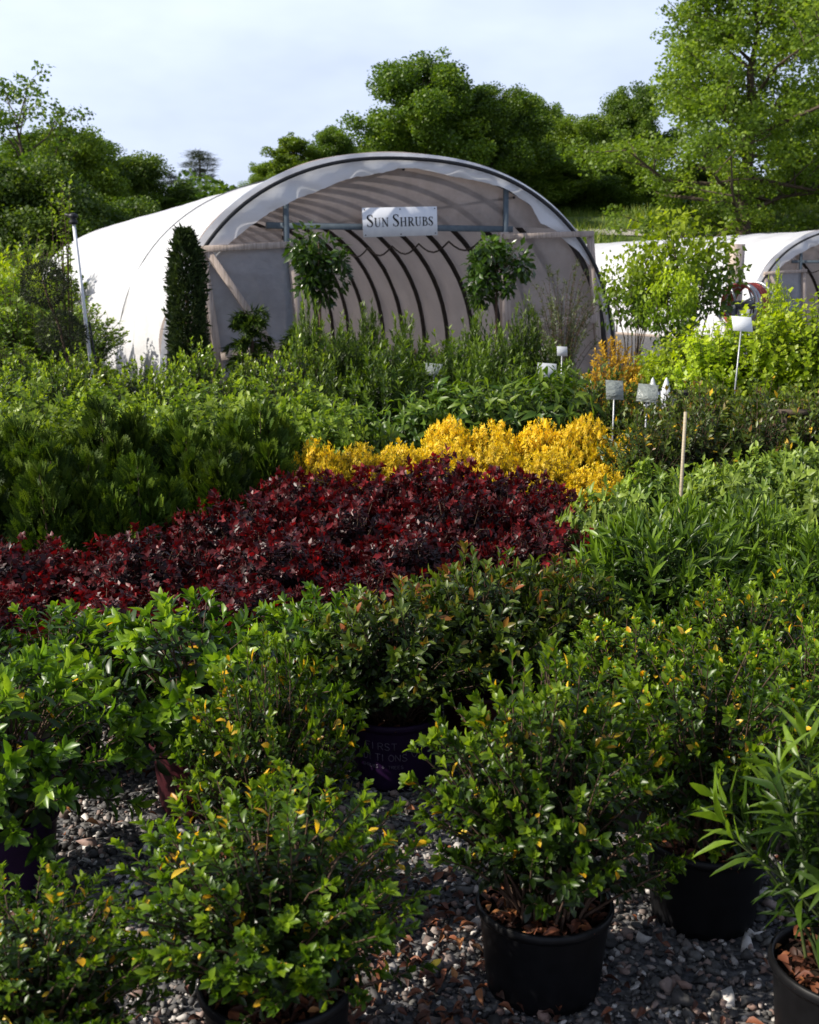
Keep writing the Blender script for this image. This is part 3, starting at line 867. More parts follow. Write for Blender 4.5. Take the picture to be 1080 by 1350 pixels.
# weeping conifers
def weeping(label, px, Y, ztop, w, seed):
    q = np.random.default_rng(seed)
    t = thing('weeping_conifer', label, 'conifer', (wx(px, Y, 1.0), Y, 0), 0, 'weeping conifers')
    S, F = Buf(), Buf()
    S.tube([(0, 0, .2), (.03, 0, ztop * .6), (0, 0, ztop)], [.03, .022, .008], 6)
    tv, tf = leaf_lo(.07, .45)
    for i in range(44):
        z = .35 + (ztop - .35) * q.random()
        a = q.random() * 6.28
        L = w * (1 - .65 * (z / ztop)) * q.uniform(.6, 1.15)
        P = [np.array([math.cos(a) * L * s, math.sin(a) * L * s, z + .12 * s - .55 * L * s * s * 1.3]) for s in np.linspace(0, 1, 6)]
        S.tube([tuple(x) for x in P], [.007, .006, .005, .004, .003, .002], 4, cap=False)
        n = 110
        u = q.random(n) ** .7
        idx = np.minimum((u * 5).astype(int), 4)
        fr = (u * 5 - idx)[:, None]
        PA = np.array(P)
        pos = PA[idx] * (1 - fr) + PA[idx + 1] * fr
        ax = PA[idx + 1] - PA[idx]
        ax /= np.linalg.norm(ax, axis=1, keepdims=True)
        D = ax * .8 + q.normal(size=(n, 3)) * .55 + np.array([0, 0, -.25])
        F.inst(tv, tf, frames(D, q.normal(size=(n, 3)), q.uniform(.07, .13, n)), pos, 0, np.clip(q.random(n) * .8, 0, 1))
    link('foliage', F.mesh('foliage', [M['ever']]), t)
    link('branches', S.mesh('branches', [M['twig']]), t)
    pp = link('pot', POT['black'], t); link('mulch', SOIL, pp)


weeping('dark weeping conifer in front of the left door panel', 330, 14.2, 1.22, .52, 331)
weeping('smaller dark conifer at the left door post', 398, 14.0, 1.05, .5, 332)

# ------------------------------------------------------------------ hoop houses
HX, HY, TH = -.065, 17.6, R(23.45)
HA, HH, HN, HL = 3.70, 3.38, 2.28, 20.0
cT, sT = math.cos(TH), math.sin(TH)


def arcp(t, a=HA, h=HH):
    c, s = math.cos(t), math.sin(t)
    return (-a * math.copysign(abs(c) ** (2 / HN), c), h * abs(s) ** (2 / HN))


def local(px, py, yl):
    """point of the front face (local y = yl) seen at a pixel -> local (x, yl, z)"""
    u, v = (px - 540) / FPX, (py - 675) / FPX
    d = Vector((u, cp - v * sp, -sp - v * cp))
    o = Vector((0 - HX, 0 - HY, EYE))
    nv = Vector((-sT, cT, 0))
    k = (yl - o.dot(nv)) / d.dot(nv)
    P = o + d * k
    return Vector((P.x * cT + P.y * sT, yl, P.z))


def archz(x, a=HA, h=HH):
    return h * max(0, 1 - abs(x / a) ** HN) ** (1 / HN)


def ts_arch(n):
    # even spacing along the arch
    t = np.linspace(0, np.pi, 400)
    P = np.array([arcp(x) for x in t])
    s = np.concatenate([[0], np.cumsum(np.linalg.norm(np.diff(P, axis=0), axis=1))])
    return np.interp(np.linspace(0, s[-1], n), s, t)


def hoop_house(label, loc, rotz):
    root = thing('hoop_house', label, 'hoop house', loc, rotz, 'white plastic hoop houses')
    q = np.random.default_rng(401)
    # cover sheet
    NT, NY = 90, 150
    tt = ts_arch(NT)
    ys = np.linspace(-.05, HL, NY)
    V = np.zeros((NY, NT, 3))
    sp_ = 1.22
    ph = q.random(12) * 6.28
    for j, y in enumerate(ys):
        f = math.sin(math.pi * ((y + .05) % sp_) / sp_)
        for i, t_ in enumerate(tt):
            x, z = arcp(t_)
            side = abs(math.cos(t_)) ** 1.5
            sag = .035 * f * f
            # slack folds running down the sides, sharper towards the ground
            w = (.028 + .035 * max(0, 1 - z / 2.2)) * side * (math.sin(y * 5.1 + z * 2.3 + ph[0]) * math.sin(z * 1.6 + y * .7 + ph[1]) + .6 * math.sin(y * 11 - z * 5 + ph[2]))
            w += .012 * math.sin(y * 7 + i * .2 + ph[3]) * math.sin(i * .35 + ph[4])
            k = 1 + (-sag + w + .085 * max(0, 1 - max(y, 0) / .9) ** 2) / 3.4
            V[j, i] = (x * k, y, max(z * k, 0) + .0)
    F = []
    for j in range(NY - 1):
        for i in range(NT - 1):
            a = j * NT + i
            F.append((a, a + 1, a + NT + 1, a + NT))
    link('cover', Buf().add(V.reshape(-1, 3), F).mesh('cover', [M['cover']]), root)
    # hoops
    nh = int(HL / sp_)
    for k in range(nh + 1):
        y = .02 + k * sp_
        pts = [(*[arcp(t_, HA - .07, HH - .07)[0]], y, arcp(t_, HA - .07, HH - .07)[1]) for t_ in ts_arch(40)]
        link('hoop', Buf().tube(pts, .048, 7).mesh('hoop', [M['hoop']]), root)
    for tx in (.34, .5, .66):
        x, z = arcp(math.pi * tx, HA - .14, HH - .14)
        link('purlin', Buf().tube([(x, .05, z), (x, HL - .05, z)], .022, 6).mesh('purlin', [M['hoop']]), root)
    # sagging pipe or wire slung inside
    for x0, x1, z0 in ((-2.6, 2.9, 2.05),):
        pts = []
        for k in range(9):
            y = .1 + k * 1.22
            pts += [(1.35, y + .203 * e, 2.25 - .16 * math.sin(math.pi * e / 6)) for e in range(6)]
        link('hanging_wire', Buf().tube(pts, .016, 5).mesh('hanging_wire', [M['strap']]), root)
    # black batten strap round the front arch
    st = Buf()
    tt2 = ts_arch(80)
    VV = []
    for t_ in tt2:
        for (yy, e) in ((-.19, -.035), (-.19, .015), (-.16, .015), (-.16, -.035)):
            x, z = arcp(t_, HA + e, HH + e)
            VV.append((x, yy + .012 * math.sin(t_ * 9), z))
    FF = []
    for i in range(len(tt2) - 1):
        for s in range(4):
            FF.append((i * 4 + s, i * 4 + (s + 1) % 4, (i + 1) * 4 + (s + 1) % 4, (i + 1) * 4 + s))
    FF += [(0, 1, 2, 3), tuple(len(VV) - 4 + k for k in (3, 2, 1, 0))]
    link('strap', st.add(VV, FF).mesh('strap', [M['strap']]), root)
    # second thin rope across the cover
    y0 = 3.1
    pts = []
    for t_ in ts_arch(60):
        x, z = arcp(t_, HA + .02, HH + .02)
        pts.append((x, y0 + .8 * math.cos(t_), z))
    link('rope', Buf().tube(pts, .009, 5).mesh('rope', [M['steel']]), root)
    # torn flap of the cover hanging over the front
    tf_ = ts_arch(160)
    ctl_t = [0, .16, .22, .30, .37, .45, .49, .53, .60, .66, .70, .735, .76, .84, .93, 1]
    ctl_d = [.20, .22, .30, .37, .33, .22, .15, .16, .20, .15, .17, .34, .22, .06, .05, .05]
    VV, FF = [], []
    NR = 8
    for i, t_ in enumerate(tf_):
        s = i / (len(tf_) - 1)
        dep = np.interp(s, ctl_t, ctl_d) + .012 * math.sin(i * .37) + .004 * q.normal()
        x, z = arcp(t_)
        tx, tz = -x, (1.0 - z) * .9
        l = math.hypot(tx, tz) + 1e-6
        for j in range(NR + 1):
            v = j / NR
            dd = dep * v
            yy = -.06 - .07 * math.sin(v * 2.2) - .03 * v * math.sin(i * .33 + 1.7 * math.sin(i * .11)) - .02 * v * math.sin(i * .8)
            up = .082 * (1 - v) ** 2
            VV.append((x * (1 + up / 3.5) + tx / l * dd, yy, max(z * (1 + up / 3.5) + tz / l * dd, .01)))
    for i in range(len(tf_) - 1):
        for j in range(NR):
            a = i * (NR + 1) + j
            FF.append((a, a + 1, a + NR + 2, a + NR + 1))
    link('flap', Buf().add(VV, FF).mesh('flap', [M['flap']]), root)

    # front wall film: above the header, and either side of the door
    zh = 2.37
    xl, xr = local(376, 300, .06).x, local(664, 300, .06).x

    def film(name, x0, x1, zb, zt=None, y=.06, n=40, m=16):
        V_, F_ = [], []
        for i in range(n + 1):
            x = x0 + (x1 - x0) * i / n
            top = archz(x, HA - .03, HH - .03) if zt is None else min(zt, archz(x, HA - .03, HH - .03))
            for j in range(m + 1):
                z = zb + max(top - zb, 0.002) * j / m
                V_.append((x, y + .018 * math.sin(x * 4 + z * 3) * math.sin(z * 5 - x), z))
        for i in range(n):
            for j in range(m):
                a = i * (m + 1) + j
                F_.append((a, a + m + 1, a + m + 2, a + 1))
        return link(name, Buf().add(V_, F_).mesh(name, [M['film']]), root)
    xe = HA * (1 - (zh / HH) ** HN) ** (1 / HN) - .03
    film('gable_film', -xe, xe, zh + .06)
    film('wall_film', -HA + .06, xl - .05, .05, zh - .02)
    film('wall_film', xr + .06, HA - .06, .05, zh - .02)
    film('rear_film', -HA + .06, HA - .06, .02, None, HL - .05)
    # grey-blue header rail and its uprights
    link('header', Buf().beam((xl - .3, .0, zh + .01), (xr + .12, .0, zh + .03), .09, .06, (0, 1, 0)).mesh('header', [M['bluegrey']]), root)
    for xx in (xl, xr):
        zt = archz(xx) - .12
        link('gable_post', Buf().beam((xx, -.02, 0), (xx - .01, -.02, zt), .08, .05, (0, 1, 0)).mesh('gable_post', [M['bluegrey']]), root)
    # timber door panels, as they stand: outer post leaning, top rail, brace, lower rail
    def post(name, a, b, w=.1, d=.06, y=-.12, parent=root):
        A, B = local(*a, y), local(*b, y)
        return link(name, Buf().beam(A, B, w, d, (0, 1, 0)).mesh(name, [M['wood']]), parent)
    A = local(290, 490, -.12); B = local(266, 327, -.12)
    foot = B + (A - B) * ((B.z - .0) / (B.z - A.z))
    lp = link('door_panel', Buf().beam(foot, B, .115, .07, (0, 1, 0)).mesh('door_panel', [M['wood']]), root)
    A2 = local(399, 470, -.12); B2 = local(384, 323, -.12)
    foot2 = B2 + (A2 - B2) * (B2.z / (B2.z - A2.z))
    post('rail', (258, 329), (389, 322), .09, .065, -.19, lp)
    link('stile', Buf().beam(foot2, B2, .115, .07, (0, 1, 0)).mesh('stile', [M['wood']]), lp)
    post('brace', (274, 332), (374, 478), .10, .05, -.185, lp)
    post('rail', (291, 470), (396, 452), .12, .06, -.185, lp)
    # plastic of the left panel
    V_, F_ = [], []
    P0, P1, P2, P3 = foot + Vector((.05, 0, .12)), foot2 + Vector((-.05, 0, .12)), B2 + Vector((-.04, 0, -.03)), B + Vector((.05, 0, -.03))
    for i in range(15):
        for j in range(15):
            u, v = i / 14, j / 14
            p_ = (P0 * (1 - u) + P1 * u) * (1 - v) + (P3 * (1 - u) + P2 * u) * v
            V_.append((p_.x, -.085 + .02 * math.sin(u * 7 + v * 4) * math.sin(v * 6), p_.z))
    for i in range(14):
        for j in range(14):
            F_.append((i * 15 + j, i * 15 + 15 + j, i * 15 + 16 + j, i * 15 + j + 1))
    link('panel_film', Buf().add(V_, F_).mesh('panel_film', [M['panelfilm']]), lp)
    # right-hand panel
    A3 = local(668, 470, -.12); B3 = local(664, 306, -.12)
    foot3 = B3 + (A3 - B3) * (B3.z / (B3.z - A3.z))
    rp = link('door_panel', Buf().beam(foot3, B3, .16, .08, (0, 1, 0)).mesh('door_panel', [M['wood']]), root)
    A4 = local(786, 420, -.12); B4 = local(778, 309, -.12)
    foot4 = B4 + (A4 - B4) * (B4.z / (B4.z - A4.z))
    post('rail', (664, 312), (782, 308), .09, .065, -.19, rp)
    link('stile', Buf().beam(foot4, B4, .11, .07, (0, 1, 0)).mesh('stile', [M['wood']]), rp)
    post('rail', (672, 428), (786, 420), .14, .06, -.185, rp)
    # toe boards
    link('base_board', Buf().beam((-HA - .03, 0, .04), (-HA - .03, HL, .04), .08, .04, (1, 0, 0)).mesh('base_board', [M['wood']]), root)
    link('base_board', Buf().beam((HA + .03, 0, .04), (HA + .03, HL, .04), .08, .04, (1, 0, 0)).mesh('base_board', [M['wood']]), root)
    return root


H1 = hoop_house('white plastic hoop house with open doorway under the Sun Shrubs sign', (HX, HY, 0), TH)


def copy_tree(o, parent=None):
    c = o.copy()
    C.objects.link(c)
    if parent is not None:
        c.parent = parent
    for ch in list(o.children):
        copy_tree(ch, c)
    return c


H2 = copy_tree(H1)
H2.location = (12.4, 32.6, 0)
H2.scale.z = .91
H2['label'] = 'farther white hoop house at right, behind the lime vines and young trees'
H3 = copy_tree(H1)
H3.location = (15.6, 47.5, 0)
H3.scale.z = .95
H3['label'] = 'farthest white hoop house, its roof rising behind the right one'


# ------------------------------------------------------------------ lettering
def cat_(pts, n=8):
    P = [np.array(p, float) for p in pts]
    out = []
    for i in range(len(P) - 1):
        p0, p1, p2, p3 = P[max(i - 1, 0)], P[i], P[i + 1], P[min(i + 2, len(P) - 1)]
        for k in range(n):
            t = k / n
            out.append(.5 * ((2 * p1) + (-p0 + p2) * t + (2 * p0 - 5 * p1 + 4 * p2 - p3) * t * t + (-p0 + 3 * p1 - 3 * p2 + p3) * t ** 3))
    out.append(P[-1])
    return out


TK, TN = .15, .05       # thick and thin strokes


def ser(x0, x1, y):
    return [((x0, y, TN), (x1, y, TN))]


def L(*pts):
    return list(pts)


GLY = {
    'S': (.62, [('c', [(.52, .80, .04), (.46, .93, .05), (.32, .975, .055), (.15, .90, .10), (.11, .74, .15), (.22, .60, .17), (.40, .46, .18), (.51, .30, .15), (.46, .10, .09), (.30, .025, .055), (.15, .07, .05), (.08, .22, .04)]),
                ('l', [(.53, .97, .035), (.535, .74, .02)]), ('l', [(.06, .03, .035), (.055, .28, .02)])]),
    'U': (.86, [('c', [(.20, .97, TK), (.20, .6, TK), (.20, .30, .14), (.29, .08, .10), (.44, .025, .06), (.60, .09, .055), (.68, .30, TN), (.68, .6, TN), (.68, .97, TN)]), ('l', [(.04, .975, TN), (.36, .975, TN)]), ('l', [(.55, .975, TN), (.81, .975, TN)])]),
    'N': (.90, [('l', [(.16, .02, TN), (.16, .96, TN)]), ('l', [(.14, .96, TK), (.72, .04, TK)]), ('l', [(.73, .0, TN), (.73, .97, TN)]), ('l', [(.02, .975, TN), (.24, .975, TN)]), ('l', [(.04, .025, TN), (.30, .025, TN)]), ('l', [(.60, .975, TN), (.86, .975, TN)])]),
    'H': (.92, [('l', [(.20, .02, TK), (.20, .98, TK)]), ('l', [(.70, .02, TK), (.70, .98, TK)]), ('l', [(.20, .52, TN), (.70, .52, TN)])] + [('l', [(x - .16, y, TN), (x + .16, y, TN)]) for x in (.20, .70) for y in (.025, .975)]),
    'R': (.82, [('l', [(.19, .02, TK), (.19, .98, TK)]), ('c', [(.19, .965, TN), (.40, .965, .06), (.57, .88, .12), (.60, .74, .15), (.55, .60, .12), (.40, .51, .06), (.19, .50, TN)]), ('l', [(.36, .51, TK), (.70, .03, TK)]),
                ('l', [(.03, .975, TN), (.3, .975, TN)]), ('l', [(.03, .025, TN), (.35, .025, TN)]), ('l', [(.62, .025, TN), (.82, .025, TN)])]),
    'B': (.74, [('l', [(.19, .02, TK), (.19, .98, TK)]), ('c', [(.19, .965, TN), (.38, .965, .06), (.54, .88, .12), (.56, .76, .14), (.50, .62, .11), (.36, .54, .06), (.19, .53, TN)]),
                ('c', [(.19, .53, TN), (.42, .53, .06), (.60, .43, .12), (.64, .28, .15), (.58, .12, .12), (.42, .035, .06), (.19, .035, TN)]), ('l', [(.03, .975, TN), (.3, .975, TN)]), ('l', [(.03, .025, TN), (.3, .025, TN)])]),
}


def lettering(words, width, thick=.004):
    """words as (text with capital size) -> list of meshes centred on x, baseline 0"""
    pen = 0.0
    strokes = []
    for ch, s in words:
        if ch == ' ':
            pen += .30 * s
            continue
        adv, st = GLY[ch]
        for typ, pts in st:
            P = cat_(pts) if typ == 'c' else [np.array(p, float) for p in pts]
            strokes.append([(pen + p[0] * s, p[1] * s, p[2] * s * (1.0 if typ == 'c' else 1)) for p in P])
        pen += adv * s + .04
    k = width / pen
    b = Buf()
    for si, st in enumerate(strokes):
        V, F = [], []
        m = len(st)
        off = thick + .0004 * (si % 5)
        for i, (x, y, w) in enumerate(st):
            a = st[max(i - 1, 0)]; c = st[min(i + 1, m - 1)]
            dx, dy = c[0] - a[0], c[1] - a[1]
            l = math.hypot(dx, dy) + 1e-9
            nx, ny = -dy / l * w / 2, dx / l * w / 2
            for sx in (1, -1):
                for yy in (0, -off):
                    V.append(((x + sx * nx) * k - width / 2, yy, (y + sx * ny) * k))
        for i in range(m - 1):
            a = i * 4; c = a + 4
            F += [(a + 1, c + 1, c + 3, a + 3), (a, c, c + 1, a + 1), (a + 3, c + 3, c + 2, a + 2)]
        F += [(0, 1, 3, 2), tuple(m * 4 - 4 + q for q in (0, 2, 3, 1))]
        b.add(V, F)
    return b.mesh('lettering', [M['ink']], smooth=False)


TXT = [('S', 1.0), ('U', .74), ('N', .74), (' ', 1), ('S', 1.0), ('H', .74), ('R', .74), ('U', .74), ('B', .74), ('S', .74)]


def shop_sign(label, root_loc, rotz, tilt):
    sgn = thing('sign', label, 'sign', root_loc, rotz, 'signs over the hoop house doors')
    sgn.rotation_euler = (0, tilt, rotz)
    b = Buf().beam((0, 0, 0), (0, 0, SH), SW, .012, (0, 1, 0))
    link('board', b.mesh('board', [M['white']]), sgn)
    link('lettering', lettering(TXT, SW * .90), sgn, (0, -.007, SH * .34))
    for x in (-.47, 0, .47):
        for z in (.07, .93):
            link('screw', Buf().lathe([(0, 0), (.010, 0), (.010, .004), (0, .006)], 10).mesh('screw', [M['steel']]), sgn, (x * SW, -.006, z * SH)).rotation_euler.x = R(90)
    return sgn


s0, s1, s2 = local(479, 313, -.16), local(577, 310, -.16), local(477, 274, -.16)
SW, SH = (s1 - s0).length, abs(s2.z - s0.z)
cxl = (s0 + s1) / 2
wloc = Vector((HX + cxl.x * cT - cxl.y * sT, HY + cxl.x * sT + cxl.y * cT, (s0.z + s1.z) / 2))
SIGN = shop_sign('white board lettered Sun Shrubs in black over the doorway', wloc, TH, -math.atan2(s1.z - s0.z, s1.x - s0.x))
SIGN2 = copy_tree(SIGN)
SIGN2.location = SIGN.location + (H2.location - H1.location) + Vector((-.25, -.05, -.22))
SIGN2['label'] = 'white lettered board over the door of the right-hand hoop house'


# lettering on the purple pots (thin single strokes bent round the wall)
def pot_letters():
    g = {
        'F': [[(0, 0), (0, 1), (.55, 1)], [(0, .52), (.45, .52)]], 'I': [[(.1, 0), (.1, 1)]], 'R': [[(0, 0), (0, 1), (.4, 1), (.55, .85), (.5, .6), (.35, .5), (0, .5)], [(.3, .5), (.6, 0)]],
        'S': [[(.55, .85), (.4, 1), (.15, 1), (.03, .82), (.1, .6), (.45, .42), (.57, .2), (.42, 0), (.15, 0), (0, .15)]], 'T': [[(0, 1), (.64, 1)], [(.32, 1), (.32, 0)]],
        'E': [[(.52, 1), (0, 1), (0, 0), (.52, 0)], [(0, .52), (.42, .52)]], 'D': [[(0, 0), (0, 1), (.3, 1), (.55, .8), (.6, .5), (.55, .2), (.3, 0), (0, 0)]],
        'O': [[(.32, 1), (.08, .82), (0, .5), (.08, .18), (.32, 0), (.56, .18), (.64, .5), (.56, .82), (.32, 1)]], 'N': [[(0, 0), (0, 1), (.58, 0), (.58, 1)]],
        'H': [[(0, 0), (0, 1)], [(.58, 0), (.58, 1)], [(0, .5), (.58, .5)]], 'U': [[(0, 1), (.02, .25), (.18, 0), (.4, 0), (.56, .25), (.58, 1)]],
        'B': [[(0, 0), (0, 1), (.36, 1), (.5, .78), (.36, .53), (0, .53)], [(.36, .53), (.55, .28), (.38, 0), (0, 0)]],
        '&': [[(.6, 0), (.12, .75), (.2, .97), (.36, .95), (.38, .75), (.05, .35), (.08, .05), (.3, 0), (.58, .4)]]}
    b = Buf()
    for text, zc, hgt in (('FIRST', .172, .026), ('EDITIONS', .128, .026), ('SHRUBS & TREES', .098, .012)):
        adv = .82 * hgt
        tot = len(text) * adv
        pen = -tot / 2
        for ch in text:
            for st in g.get(ch, []):
                pts = []
                for i in range(len(st) - 1):
                    for k in range(3):
                        pts.append((st[i][0] + (st[i + 1][0] - st[i][0]) * k / 3, st[i][1] + (st[i + 1][1] - st[i][1]) * k / 3))
                pts.append(st[-1])
                P = []
                for x, y in pts:
                    z = zc + y * hgt
                    rr = .148 * (.865 + (.97 - .865) * (z - .0318) / (.2279 - .0318)) + .0006
                    a = -math.pi / 2 + (pen + x * hgt) / rr
                    P.append((rr * math.cos(a), rr * math.sin(a), z))
                b.tube(P, .0017 if hgt > .02 else .001, 4)
            pen += adv
    # swash under the name
    P = []
    for k in range(24):
        u = k / 23
        z = .152 + .012 * math.sin(u * 5.5)
        rr = .148 * (.865 + .105 * (z - .0318) / .1961) + .0006
        a = -math.pi / 2 + (.075 + .05 * u) / rr
        P.append((rr * math.cos(a), rr * math.sin(a), z + .014 * math.sin(u * 9)))
    b.tube(P, .0013, 4)
    return b.mesh('lettering', [M['potprint']])


PL = pot_letters()
for o in PRINTED.children:
    if o.name.startswith('pot'):
        o.rotation_euler.z = R(-16)
        link('lettering', PL, o)

# ------------------------------------------------------------------ small equipment
# white sprinkler pipe
a, b_ = at(122, 497, 12.6), at(97, 292, 12.6)
foot = b_ + (a - b_) * (b_.z / (b_.z - a.z))
t = thing('sprinkler_pipe', 'thin white leaning sprinkler pipe with black head beside the topiary balls', 'pipe', foot)
d = b_ - foot
link('pipe', Buf().tube([(0, 0, 0), d * .55, d], [.022, .020, .018], 10).mesh('pipe', [M['pvc']]), t)
hd = Buf().lathe([(0, -.03), (.04, -.03), (.045, .0), (.03, .03), (.05, .045), (.05, .07), (.015, .09), (0, .09)], 14)
hd.tube([(0, 0, .05), (-.09, 0, .075)], [.02, .012], 8)
link('sprinkler_head', hd.mesh('sprinkler_head', [M['strap']]), t, d)
link('supply_tube', Buf().tube([(.05, 0, .0), (.05 + d.x * .25, 0, d.z * .3), (.035 + d.x * .5, 0, d.z * .52)], .012, 6).mesh('supply_tube', [M['strap']]), t)

# bamboo stake
a, b_ = at(903, 660, 5.02), at(903, 543, 5.02)
tag(link('bamboo_stake', Buf().tube([(0, 0, 0), (0, 0, b_.z * .33), (0, 0, b_.z * .66), (.003, 0, b_.z)], [.0085, .0088, .0082, .0075], 8).mesh('bamboo_stake', [M['bamboo']]), None, (b_.x, 5.02, 0)),
    'thin upright bamboo stake among the pale green shrubs', 'stake')


def placard(label, px, py, Y, w, h, mat, tilt, yaw, lean=0.0, group=None):
    P = at(px, py, Y)
    t = thing('placard', label, 'sign', (P.x - lean, Y, 0), 0, group)
    rod = Buf().tube([(0, 0, 0), (lean * .6, 0, P.z * .6), (lean, 0, P.z)], .006, 7)
    link('stake', rod.mesh('stake', [M['galv']]), t)
    c = Buf().beam((0, 0, -h / 2), (0, 0, h / 2), w, .003, (0, 1, 0))
    o = link('card', c.mesh('card', [M[mat]]), t, (lean, -.014, P.z))
    o.rotation_euler = (R(tilt), R(4), R(yaw))
    bk = Buf().beam((0, 0, -h * .3), (0, 0, h * .3), w * .16, .01, (0, 1, 0))
    k = link('bracket', bk.mesh('bracket', [M['galv']]), o, (0, .009, 0))
    return t


placard('clear plastic placard nearer the hoop house, left of the two before black pots', 810, 514, 7.9, .125, .14, 'clearcard', -24, 8, .0)
placard('clear plastic placard right of the pair, below the pale cones', 853, 518, 7.7, .135, .13, 'clearcard', -30, -16, .0)
placard('white card on a leaning metal stake in the lime vines', 978, 427, 9.0, .165, .125, 'card', -28, 10, .06)
placard('blue-grey placard at the right door post', 721, 488, 10.2, .17, .13, 'cone', -22, 4)
placard('small pale card beside the wispy shrub', 741, 463, 10.6, .10, .09, 'cone', -20, 12)
placard('dull grey placard half hidden before the doorway', 572, 487, 10.2, .15, .11, 'clearcard', -20, 0)

# pale cones among empty pots
for i, (px, Y, l) in enumerate([(861, 8.9, 'left'), (879, 8.9, 'right')]):
    top = at(px, 497, Y)
    b = Buf().lathe([(0, top.z), (.012, top.z - .02), (.03, top.z - .08), (.055, top.z - .13), (.085, top.z - .165), (.085, top.z - .18), (.05, .3), (.05, 0.0)], 18)
    tag(link('plastic_cone', b.mesh('plastic_cone', [M['cone']]), None, (top.x, Y, 0)), f'pale pointed plastic cone by the black pots, {l} one of two', 'cone', 'pale plastic cones')
for i, (px, Y, z) in enumerate([(848, 9.4, .45), (868, 9.5, .45), (888, 9.4, .45)]):
    p = link('empty_pot', POT['black'], None, (wx(px, Y, .6), Y, 0))
    p.scale = (1.0, 1.0, 2.6)
    tag(p, f'tall black pot behind the pale cones, {["left of three", "middle of three", "right of three"][i]}', 'pot', 'black pots behind the cones')

# wooden post with coiled red hose
a, b_ = at(972, 420, 14.2), at(972, 322, 14.2)
tag(link('wooden_post', Buf().beam((0, 0, 0), (0, 0, b_.z), .17, .13, (0, 1, 0)).mesh('wooden_post', [M['wood']]), None, (b_.x, 14.2, 0), .5), 'square weathered wooden post standing behind the hose reel', 'post')
Pc = at(982, 402, 13.4)
t = thing('hose_reel', 'reel wound with red hose beside the wooden post', 'hose reel', (Pc.x, 13.4, 0), R(-48))
for k in range(5):
    y = -.12 + k * .06
    pts = [(.23 * math.cos(u), y + .02 * u / 6.28, Pc.z + .23 * math.sin(u)) for u in np.linspace(0, 2 * math.pi, 37)]
    link('hose', Buf().tube(pts, .024, 7).mesh('hose', [M['hose'] if k not in (1,) else M['galv']]), t)
for y in (-.17, .19):
    rp = Buf()
    pts = [(.26 * math.cos(u), y, Pc.z + .26 * math.sin(u)) for u in np.linspace(0, 2 * math.pi, 37)]
    rp.tube(pts, .016, 7)
    for u in range(4):
        rp.tube([(0, y, Pc.z), (.26 * math.cos(u * 1.571 + .4), y, Pc.z + .26 * math.sin(u * 1.571 + .4))], .012, 6)
    link('rim', rp.mesh('rim', [M['galv']]), t)
link('axle', Buf().tube([(0, -.22, Pc.z), (0, .24, Pc.z)], .05, 12).mesh('axle', [M['steel']]), t)
for y in (-.21, .23):
    link('leg', Buf().beam((0, y, 0), (0, y, Pc.z), .05, .05, (0, 1, 0)).mesh('leg', [M['steel']]), t)

# low bench board in the right bed
P1 = at(1046, 543, 6.9)
t = thing('plank_bench', 'low weathered plank bench among the pale green shrubs at right', 'bench', (P1.x, 6.9, 0), R(-6))
link('plank', Buf().beam((-.08, 0, P1.z), (.10, 0, P1.z), .02, .12, (0, 1, 0)).mesh('plank', [M['bark']]), t)
for x in (-.05, .07):
    link('leg', Buf().beam((x, 0, 0), (x, 0, P1.z - .015), .03, .03, (0, 1, 0)).mesh('leg', [M['bark']]), t)

# ------------------------------------------------------------------ ground
def grid(x0, x1, y0, y1, nx, ny, fz):
    xs, ys = np.linspace(x0, x1, nx), np.linspace(y0, y1, ny)
    X, Y = np.meshgrid(xs, ys)
    Z = fz(X, Y)
    V = np.stack([X, Y, Z], -1).reshape(-1, 3)
    F = []
    for j in range(ny - 1):
        for i in range(nx - 1):
            a = j * nx + i
            F.append((a, a + 1, a + nx + 1, a + nx))
    return V, F


m, nt, out = newmat('gravel_ground')
tc = N(nt, 'ShaderNodeTexCoord')
vo = N(nt, 'ShaderNodeTexVoronoi', i_Scale=55.0)
nt.links.new(tc.outputs['Object'], vo.inputs['Vector'])
cr = ramp(nt, vo.outputs['Color'], [(0, (.03, .03, .033)), (.45, (.08, .08, .088)), (.7, (.14, .135, .13)), (1, (.22, .19, .17))])
dk = ramp(nt, vo.outputs['Distance'], [(.0, (1, 1, 1)), (.75, (.35, .35, .35))])
mu = N(nt, 'ShaderNodeMixRGB', blend_type='MULTIPLY'); mu.inputs[0].default_value = .0
nt.links.new(cr.outputs[0], mu.inputs[1]); nt.links.new(dk.outputs[0], mu.inputs[2])
p = N(nt, 'ShaderNodeBsdfPrincipled'); p.inputs['Roughness'].default_value = .85
bp = N(nt, 'ShaderNodeBump'); bp.inputs['Strength'].default_value = .9; bp.inputs['Distance'].default_value = .012; bp.invert = True
nt.links.new(vo.outputs['Distance'], bp.inputs['Height']); nt.links.new(bp.outputs[0], p.inputs['Normal'])
nt.links.new(mu.outputs[0], p.inputs['Base Color']); nt.links.new(p.outputs[0], out.inputs[0])
M['gravel'] = m
V, F = grid(-300, 300, -30, 500, 31, 31, lambda X, Y: X * 0)
tag(link('ground', Buf().add(V, F).mesh('ground', [m])), kind='structure')

